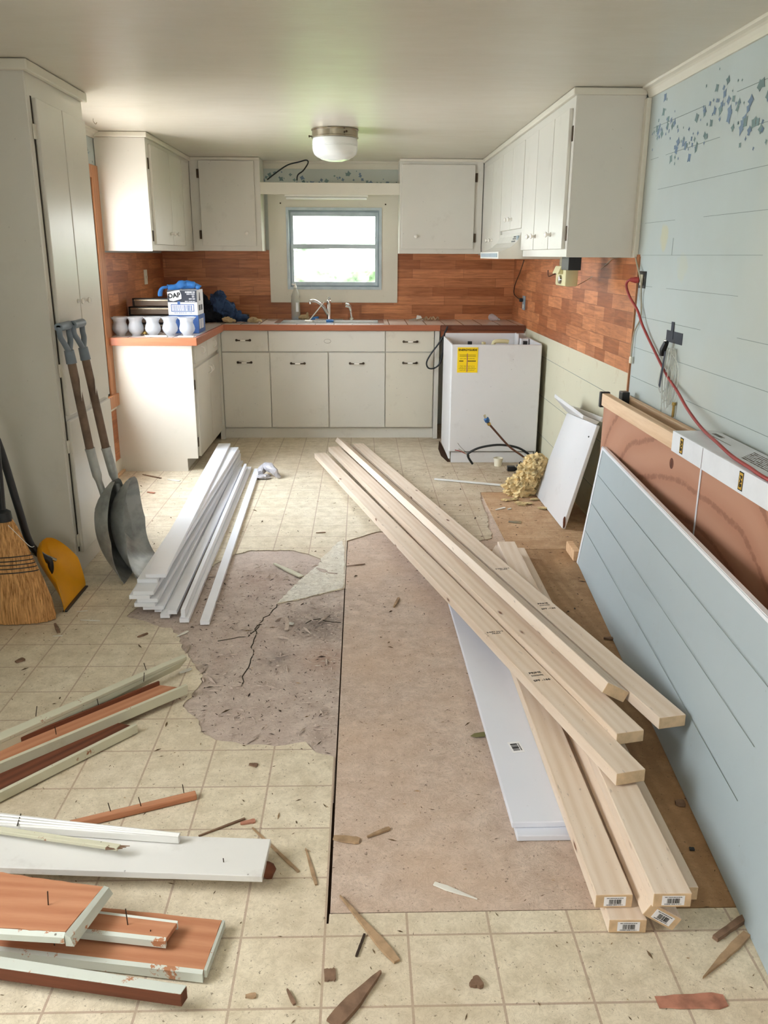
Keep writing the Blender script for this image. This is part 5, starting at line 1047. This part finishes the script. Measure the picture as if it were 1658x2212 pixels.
# jacket and gloves heap
jk=thing('jacket','crumpled dark navy jacket heaped in the corner of the counter','jacket',(-1.25,7.40,ZK))
def cloth(blobs,seed,fl,amp=.02):
    mb=MB()
    for i,(c,r,sc) in enumerate(blobs): mb.blob(c,r,sc,.35,2.2,4,seed+i*2.3,floor=fl)
    for v in mb.bm.verts:
        n=noise.noise(v.co*16+V((seed,0,0))); w=1-abs(noise.noise(v.co*11+V((0,seed,0)))); v.co+=V((n,.0,w-.6))*amp
        v.co.z=max(v.co.z,fl)
    return mb
part('body',cloth([((-1.30,7.42,ZK+.07),.12,(1.15,.9,.85)),((-1.34,7.40,ZK+.12),.07,(.7,.6,1.5)),((-1.19,7.42,ZK+.05),.09,(1.1,.9,.7))],3.,ZK+.001),'darkcloth',jk,True)
part('sleeve',cloth([((-1.20,7.36,ZK+.16),.085,(.85,.7,1.1)),((-1.14,7.36,ZK+.10),.08,(.8,.7,1.0)),((-1.08,7.35,ZK+.05),.065,(1.1,.7,.8)),((-1.00,7.34,ZK+.03),.045,(1.2,.8,.7))],9.,ZK+.001,.024),'denim',jk,True)
for i,(x,y,lab) in enumerate(((492,686,'tan leather work glove half under the navy jacket'),(548,682,'tan leather work glove at the right tip of the navy jacket'))):
    c=az(x,y,ZK+.015)
    if c.y>7.3: c=ay(x,y,7.30)
    g=thing('leather_glove',lab,'glove',V((c.x,c.y,ZK)),group='tan leather gloves'); part('cuff',cloth([((c.x,c.y,ZK+.022),.042,(1.1,.6,.6))],i*5+1.,ZK+.001,.01),'leather',g,True)
    for k in range(4): part('finger',MB().tube(curve_pts([V((c.x+.02,c.y-.01+.012*k,ZK+.02)),V((c.x+.05,c.y-.015+.014*k,ZK+.022)),V((c.x+.065-.003*k,c.y-.02+.014*k,ZK+.011))],3),.0095,8),'leather',g,True)
c=az(529,689,ZK); th=thing('tape_measure','small black tape measure on the tile beside the jacket','tape measure',V((c.x,c.y,ZK))); part('case',MB().box(c.x-.038,c.x+.038,c.y-.02,c.y+.02,ZK+.0005,ZK+.042,.009),'black',th,True); part('face_label',MB().box(c.x-.028,c.x+.02,c.y-.0212,c.y-.0202,ZK+.012,ZK+.03),'nickel',th)
c=az(480,691,ZK); solo('drain_screw',MB().lathe([(0,0),(.012,0),(.012,.004),(.004,.006),(.004,.02),(.007,.022),(.0,.026)],V((c.x,c.y,ZK)),(0,0,1),10),'steel','small steel screw fitting standing on the tile left of the sink','screw')
c=ay(639,684,7.72); th=thing('spray_bottle','clear crumpled plastic squeeze bottle with blue liquid at the window','bottle',V((c.x,7.72,ZK)))
part('bottle',MB().lathe([(0,0),(.040,0),(.041,.02),(.040,.10),(.037,.16),(.038,.20),(.030,.235),(.016,.262),(.014,.275),(0,.276)],V((c.x,7.72,ZK)),(0,0,1),18,lambda i,t:.10*math.sin(3*t+i*1.7)*(i>3)),'clear',th,True); part('liquid',MB().lathe([(0,.002),(.038,.002),(.038,.022),(0,.022)],V((c.x,7.72,ZK)),(0,0,1),18),'glove',th,True); part('cap',MB().lathe([(0,.276),(.015,.276),(.012,.292),(.005,.30),(.004,.315),(0,.316)],V((c.x,7.72,ZK)),(0,0,1),14).tube([V((c.x,7.72,ZK+.30)),V((c.x-.03,7.71,ZK+.305))],.006,8),'chipw',th,True); part('label',MB().box(c.x+.004,c.x+.028,7.676,7.6775,ZK+.07,ZK+.15,.0005),'labelw',th)
c=az(662,682,.97); solo('rubber_glove',cloth([((c.x,7.70,ZK+.02),.035,(1.3,.6,.6)),((c.x+.03,7.70,ZK+.035),.02,(.6,.5,1.2))],2.,ZK+.001,.01),'leather','small tan glove lying behind the left sink bowl','glove',smooth=True)
c=az(684,683,.97); solo('sponge',MB().hexa([V((c.x-.04,7.69,ZK+.001)),V((c.x+.035,7.69,ZK+.001)),V((c.x+.04,7.74,ZK+.001)),V((c.x-.035,7.74,ZK+.001))],[V((c.x-.038,7.695,ZK+.018)),V((c.x+.03,7.69,ZK+.03)),V((c.x+.038,7.74,ZK+.03)),V((c.x-.03,7.74,ZK+.02))],.006),'glove','blue sponge lying behind the sink, left of the faucet','sponge',smooth=True)
a=V((-.455,7.43,.972)); b=ay(700,652,7.56); th=thing('dish_brush','white stick tool leaning from the sink edge up to the spout','brush',a); part('stick',MB().tube([a,b],.005,8),'porc',th,True); part('foot',MB().tube([a+V((-.03,-.005,.004)),a+V((.035,-.03,.0))],.008,8).tube([a+V((.0,-.03,.0)),a+V((0,.02,.004))],.007,8),'porc',th,True)
c=V((-.27,7.40,.971)); th=thing('sink_strainer','white and blue strainer plug lying on the divider of the sink','strainer',c); part('ring',MB().lathe([(.020,0),(.032,0),(.034,.012),(.026,.018),(.020,.012),(.020,0)],c,(0,0,1),20),'glove',th,True); part('core',MB().lathe([(0,.0),(.019,0),(.016,.014),(0,.016)],c,(0,0,1),16),'porc',th,True)
# scraps on the counter right of the sink, light bulb
for i,(x,y,k,lab) in enumerate(((892,692,0,'clear plastic scrap on the tiles right of the sink'),(905,683,1,'small white upright scrap on the tiles right of the sink'),(908,690,2,'tan wooden sliver on the tiles right of the sink'),(925,690,3,'curled wood shaving on the tiles, left one of two'),(940,688,4,'curled wood shaving on the tiles, right one of two'))):
    c=az(x,y,ZK+.002)
    if c.y>7.66: c=ay(x,y,7.62); c.z=ZK+.002
    mb=MB()
    if k==0: mb.hexa([c+V((-.04,-.02,0)),c+V((.04,-.03,0)),c+V((.03,.03,0)),c+V((-.01,.02,0))],[c+V((-.04,-.02,.008)),c+V((.04,-.03,.003)),c+V((.03,.03,.02)),c+V((-.01,.02,.004))])
    elif k==1: mb.hexa([c+V((-.03,0,0)),c+V((.035,0,0)),c+V((.035,.01,0)),c+V((-.03,.01,0))],[c+V((-.02,0,.045)),c+V((.015,0,.04)),c+V((.015,.006,.04)),c+V((-.02,.006,.045))])
    elif k==2: mb.tube([c+V((-.06,-.02,.003)),c+V((.06,.01,.02))],[.003,.008],6)
    else: mb.tube(curve_pts([c+V((-.03,0,.004)),c+V((-.02,.01,.03)),c+V((.0,-.01,.006)),c+V((.02,.005,.028)),c+V((.03,0,.006))],5),.007,6)
    for v in mb.bm.verts: v.co.z=max(v.co.z,ZK+.0006)
    solo('scrap' if k<2 else 'wood_shaving',mb,('clear','chipw','chip','chip','chip')[k],lab,'scrap')
c=ay(1062,682,7.60); th=thing('light_bulb','white frosted light bulb lying on the tiles near the corner','bulb',V((c.x,c.y,ZK))); q=V((1,-.25,-.28)).normalized(); part('bulb',MB().lathe([(0,-.033),(.018,-.028),(.030,-.012),(.0315,.004),(.026,.024),(.016,.045),(.013,.055),(0,.056)],V((c.x,c.y,ZK+.0325)),q,20),'frost',th,True); part('screw_base',MB().lathe([(0,.055),(.0125,.055),(.0125,.075),(.006,.08),(0,.081)],V((c.x,c.y,ZK+.0325)),q,14),'steel',th,True)
# bits before the glass shades
a,b=az(300,712,ZK+.004),az(316,727,ZK+.004); solo('plastic_strip',MB().tube([a,b],.005,6),'porc','thin white stick lying before the second glass shade','stick')
c=az(338,728,ZK+.001); c.x=max(c.x,-1.7); solo('mount_plate',MB().box(c.x-.075,c.x+.075,c.y-.012,c.y+.018,ZK+.0005,ZK+.012,.004),'creamw','cream oblong mounting plate lying before the middle glass shade','plate')
c=az(403,728.5,ZK+.001); solo('mount_plate',MB().box(c.x-.06,c.x+.05,c.y-.010,c.y+.015,ZK+.0005,ZK+.010,.003),'creamw','cream oblong mounting plate lying before the rightmost glass shade','plate')
c=az(313,720,ZK+.014); solo('brass_knob',MB().lathe([(0,-.016),(.012,-.013),(.016,0),(.012,.012),(.006,.016),(.006,.03),(.012,.032),(0,.036)],V((c.x,c.y,ZK+.0165)),(-1,-.2,0),16),'brass','round brass knob lying between the second and third glass shades','knob',smooth=True)
# black cord loop at the dishwasher bay
P=[(966,705),(962,716),(950,738),(930,765),(921,783),(925,795),(938,795),(950,784),(956,760),(957,735),(961,715)]
mb=MB(); mb.tube(curve_pts([ay(x,y,7.095-.012*math.sin(i)) for i,(x,y) in enumerate(P)],5),.0065,8); solo('looped_cord',mb,'blackc','dark grey cord looped beside the dishwasher, hanging from the counter edge','cord',smooth=True)
# ================================================================== WIRE OVER THE VALANCE
mb=MB(); mb.tube(curve_pts([ay(577,388,7.51),ay(600,370,7.56),ay(622,356,7.6),ay(645,350,7.6),ay(661,346,7.6),ay(665,352,7.58),ay(655,368,7.55),ay(643,378,7.52),ay(641,390,7.512)],6),.0055,8); solo('loose_wire',mb,'blackc','dark loose wire looping above the valance over the window','wire',smooth=True)
# ================================================================== SPLINTERS AND CHIPS ON THE FLOOR
def fz(x,y): return .0016
def splinter(name,lab,a,b,w,mat,th=.004,pt=.15,cat='wood scrap',z=0.,bend=0.):
    A,B=az(*a,z),az(*b,z); d=(B-A).normalized(); s=V((-d.y,d.x,0)); n=7; r=random.Random(int(a[0]*7+a[1])); mb=MB(); T_,B_=[],[]
    L=(B-A).length; lo,hi=[],[]
    for i in range(n+1):
        k=i/n; ww=w*.5*(pt+(1-pt)*min(1,k*1.6))*(1 if k<.9 else .8)*r.uniform(.85,1.1); p=A+d*L*k+s*bend*math.sin(PI*k)+V((0,0,.0012))
        lo.append((p-s*ww,p+s*ww)); hi.append((p-s*ww*.9+V((0,0,th)),p+s*ww*.9+V((0,0,th))))
    R=[[mb.bm.verts.new(q) for q in (lo[i][0],lo[i][1],hi[i][1],hi[i][0])] for i in range(n+1)]
    for i in range(n):
        for k in range(4): mb.bm.faces.new((R[i][k],R[i][(k+1)%4],R[i+1][(k+1)%4],R[i+1][k]))
    mb.bm.faces.new(R[0][::-1]); mb.bm.faces.new(R[-1])
    return solo(name,mb,mat,lab,cat)
for q in (
 ('splinter','long pale splinter crossing the sheet joint at the front',(734,1938),(857,2080),.022,'chip',.006,.1),
 ('nail','loose nail on the front tiles left of the long pale splinter',(787,2020),(769,2068),.006,'nail',.004,.8),
 ('wood_wedge','dark brown pointed wood wedge at the bottom edge of the floor',(822,2103),(718,2216),.045,'chipd',.008,.1),
 ('paint_shard','white pointed paint shard on the brown sheet near the front',(1030,1944),(937,1910),.016,'chipw',.003,.1),
 ('splinter','grey-white flat splinter on the torn paper backing',(592,1219),(651,1247),.030,'oldpaint',.006,.4),
 ('splinter','small tan splinter on the brown sheet below the upper studs',(850,1313),(861,1293),.014,'chip',.006,.4),
 ('splinter','thin brown twig-like splinter right of the reddish moulding',(429,1808),(529,1770),.008,'chipd',.004,.5),
 ('wood_chip','small reddish wood chip right of the thin brown splinter',(519,1781),(551,1775),.016,'chipr',.005,.6),
 ('splinter','thin grey splinter by the broken end of the white plank',(545,1790),(645,1885),.010,'chip',.003,.5),
 ('splinter','upright thin grey splinter between white plank and sheet joint',(660,1835),(683,1913),.010,'chip',.003,.4),
 ('wood_chip','flat tan chip lying at the sheet joint',(720,1811),(776,1818),.030,'chip',.004,.6),
 ('splinter','ragged pale splinter right of the flat tan chip',(793,1810),(841,1791),.014,'chip',.005,.4),
 ('veneer_scrap','reddish veneer scrap lying flat at the bottom right',(1418,2166),(1566,2162),.042,'chipr',.002,.8),
 ('splinter','long pointed pale splinter at the foot of the blue panel',(1517,2115),(1612,2020),.022,'chip',.006,.05),
 ('splinter','short brown stick at the foot of the blue panel',(1543,2032),(1606,1987),.018,'chipd',.010,.8),
 ('paint_strip','white paint strip on the tiles right of the broom, upper one',(166,1322),(189,1320),.007,'chipw',.002,.5),
 ('paint_strip','white paint strip on the tiles right of the broom, longest one',(174,1340),(216,1342),.009,'chipw',.002,.5),
 ('paint_strip','white paint strip on the tiles below the broom',(114,1375),(135,1374),.007,'chipw',.002,.5),
 ('paint_strip','white paint strip at the ragged vinyl edge below the white boards',(382,1376),(406,1364),.014,'chipw',.002,.4),
 ('paint_chip','folded white paint chip beside the tip of the long cream moulding',(388,1455),(413,1446),.016,'chipw',.004,.5),
 ('paint_chip','white chip stuck to the edge of the dustpan lip',(142,1293),(155,1298),.018,'chipw',.004,.8),
 ('wood_chip','dark curled chip on the tiles left of the torn vinyl',(297,1378),(319,1370),.010,'chipd',.006,.3),
 ('wood_chip','dark clump of dirt on the tiles right below the broom',(119,1350),(127,1368),.016,'chipd',.008,.6),
 ('wood_chip','brown curled bark chip at the far left',(34,1432),(52,1425),.026,'chipd',.006,.5),
 ('wood_chip','brown chip on the tiles between left cabinet and shovel',(318,1064),(334,1066),.022,'chipr',.005,.5),
 ('splinter','thin dark splinter on the tiles under the left cabinet',(308,1026),(348,1034),.016,'chipd',.005,.4),
 ('paint_chip','cream flake on the tiles before the left cabinet toe',(362,1036),(388,1040),.030,'chipw',.003,.6),
 ('paint_chip','pale flake on the tiles behind the shovel blade',(272,1068),(306,1062),.035,'oldpaint',.003,.3),
 ('splinter','thin splinter on the tiles near the torn strip, mid floor',(682,1152),(703,1151),.008,'chipd',.004,.4),
 ('splinter','thin brown splinter on the brown sheet beside its left edge',(748,1224),(788,1219),.008,'chipd',.003,.3),
 ('wood_chip','dark clump by the ragged vinyl near the bottom centre',(1014,2132),(1038,2122),.030,'chipd',.008,.2),
 ('wood_chip','round grey-brown flake on the tiles near the bottom centre',(700,2108),(725,2106),.036,'chipd',.003,.9),
 ('wood_chip','dark chip on the vinyl under the ragged edge',(538,1653),(556,1655),.016,'chipd',.005,.4),
 ('splinter','short dark nail-like splinter on the front tiles',(620,2140),(636,2172),.009,'chipd',.005,.4),
 ('wood_chip','flat chip on the front tiles below the slanting planks',(530,2154),(553,2152),.014,'chip',.003,.6),
 ('paint_chip','small square white chip beside the curled paper',(622,1347),(634,1349),.020,'chipw',.003,.9),
 ('paper_flake','grey torn flake lying on the white felt',(684,1228),(704,1236),.030,'paper',.003,.3),
 ('paper_flake','small grey flake lying low on the white felt',(706,1238),(728,1240),.012,'paper',.003,.5),
 ('wood_chip','dark debris clump on the plywood right of the stamped stud',(1303,1381),(1324,1382),.022,'chipd',.008,.4),
 ('wood_chip','dark debris clump on the plywood right of the front studs',(1458,1737),(1478,1738),.030,'chipd',.008,.5),
 ('paint_chip','white chip on the pale plywood patch, larger of two',(1070,1102),(1090,1097),.018,'chipw',.004,.4),
 ('paint_chip','tiny white chip on the pale plywood patch',(1096,1101),(1103,1099),.012,'chipw',.004,.6),
 ('foil_sticker','grey metallic sticker remnant on the pale plywood patch',(1098,1127),(1126,1129),.05,'nickel',.001,.7),
 ('wood_chip','small black spot of debris low on the plywood',(1488,1835),(1499,1836),.014,'black',.003,.8),
): splinter(*q[:8] if len(q)==8 else q)
mb=MB(); c=az(610,1345,0); P=[az(600,1343,.003),az(603,1337,.028),az(612,1334,.034),az(620,1342,.022),az(618,1362,.003)]; pts=curve_pts(P,5); s=V((.0,.0,0))
for a,b in zip(pts,pts[1:]): mb.hexa([a+V((-.008,-.004,0)),a+V((.008,.004,0)),b+V((.008,.004,0)),b+V((-.008,-.004,0))],[a+V((-.008,-.004,.002)),a+V((.008,.004,.002)),b+V((.008,.004,.002)),b+V((-.008,-.004,.002))])
solo('curled_strip',mb,'paper','curled strip of torn backing paper arching off the floor','paper scrap')
A=az(1038,1590,.002); mb=MB(); pr=[V((-.035,.0,0)),V((-.018,-.014,.004)),V((.01,-.013,.006)),V((.036,.004,.012)),V((.008,.014,.006)),V((-.02,.011,.003))]; mb.hexa([A+p for p in pr],[A+p+V((0,0,.001)) for p in pr]); solo('dry_leaf',mb,'leaf','single dry green-brown leaf beside the wide white shelf board','leaf')
# fine crumbs nobody could count
def in_poly(x,y,P):
    c=False; j=len(P)-1
    for i in range(len(P)):
        if (P[i].y>y)!=(P[j].y>y) and x<(P[j].x-P[i].x)*(y-P[i].y)/(P[j].y-P[i].y)+P[i].x: c=not c
        j=i
    return c
def crumbs(n,seed,name,lab,mat,rng,smin,smax,bare=False):
    r=random.Random(seed); mb=MB()
    for _ in range(n):
        x=r.uniform(*rng[0]); y=r.uniform(*rng[1])
        if bare and in_poly(x,y,out): continue
        s=r.uniform(smin,smax)*(1 if r.random()<.93 else 2.2); a=r.uniform(0,6.28); l=s*r.uniform(1,3.5)
        u=V((math.cos(a),math.sin(a),0)); w=V((-u.y,u.x,0)); c=V((x,y,.0012)); h=s*r.uniform(.3,.8)
        vs=[mb.bm.verts.new(p) for p in (c-u*l,c-w*s*.5,c+u*l,c+w*s*.5,c+V((0,0,h)))]
        for i in range(4): mb.bm.faces.new((vs[i],vs[(i+1)%4],vs[4]))
    return solo(name,mb,mat,lab,'debris',loc=(0,2.5,0),kind='stuff')
crumbs(1300,5,'floor_crumbs','fine brown crumbs and dust scattered over the whole torn-up floor','crumb',((-1.7,1.1),(1.0,6.1)),.0012,.0034)
crumbs(500,6,'sawdust_crumbs','pale crumbs of paint and sawdust scattered over the floor','chip',((-1.3,1.1),(1.0,5.2)),.0010,.0028)
crumbs(650,8,'dirt_crumbs','dark dirt scattered where the stove and dishwasher stood','nail',((.1,1.3),(3.4,6.0)),.0012,.0040)
crumbs(900,11,'paper_flakes','grey flakes of torn backing paper lying on the exposed patch','paper',((-.95,-.10),(2.35,4.05)),.003,.007,True)
crumbs(420,12,'dark_flakes','dark flakes and grit on the exposed backing paper','nail',((-.75,-.10),(2.3,3.9)),.0015,.0045,True)
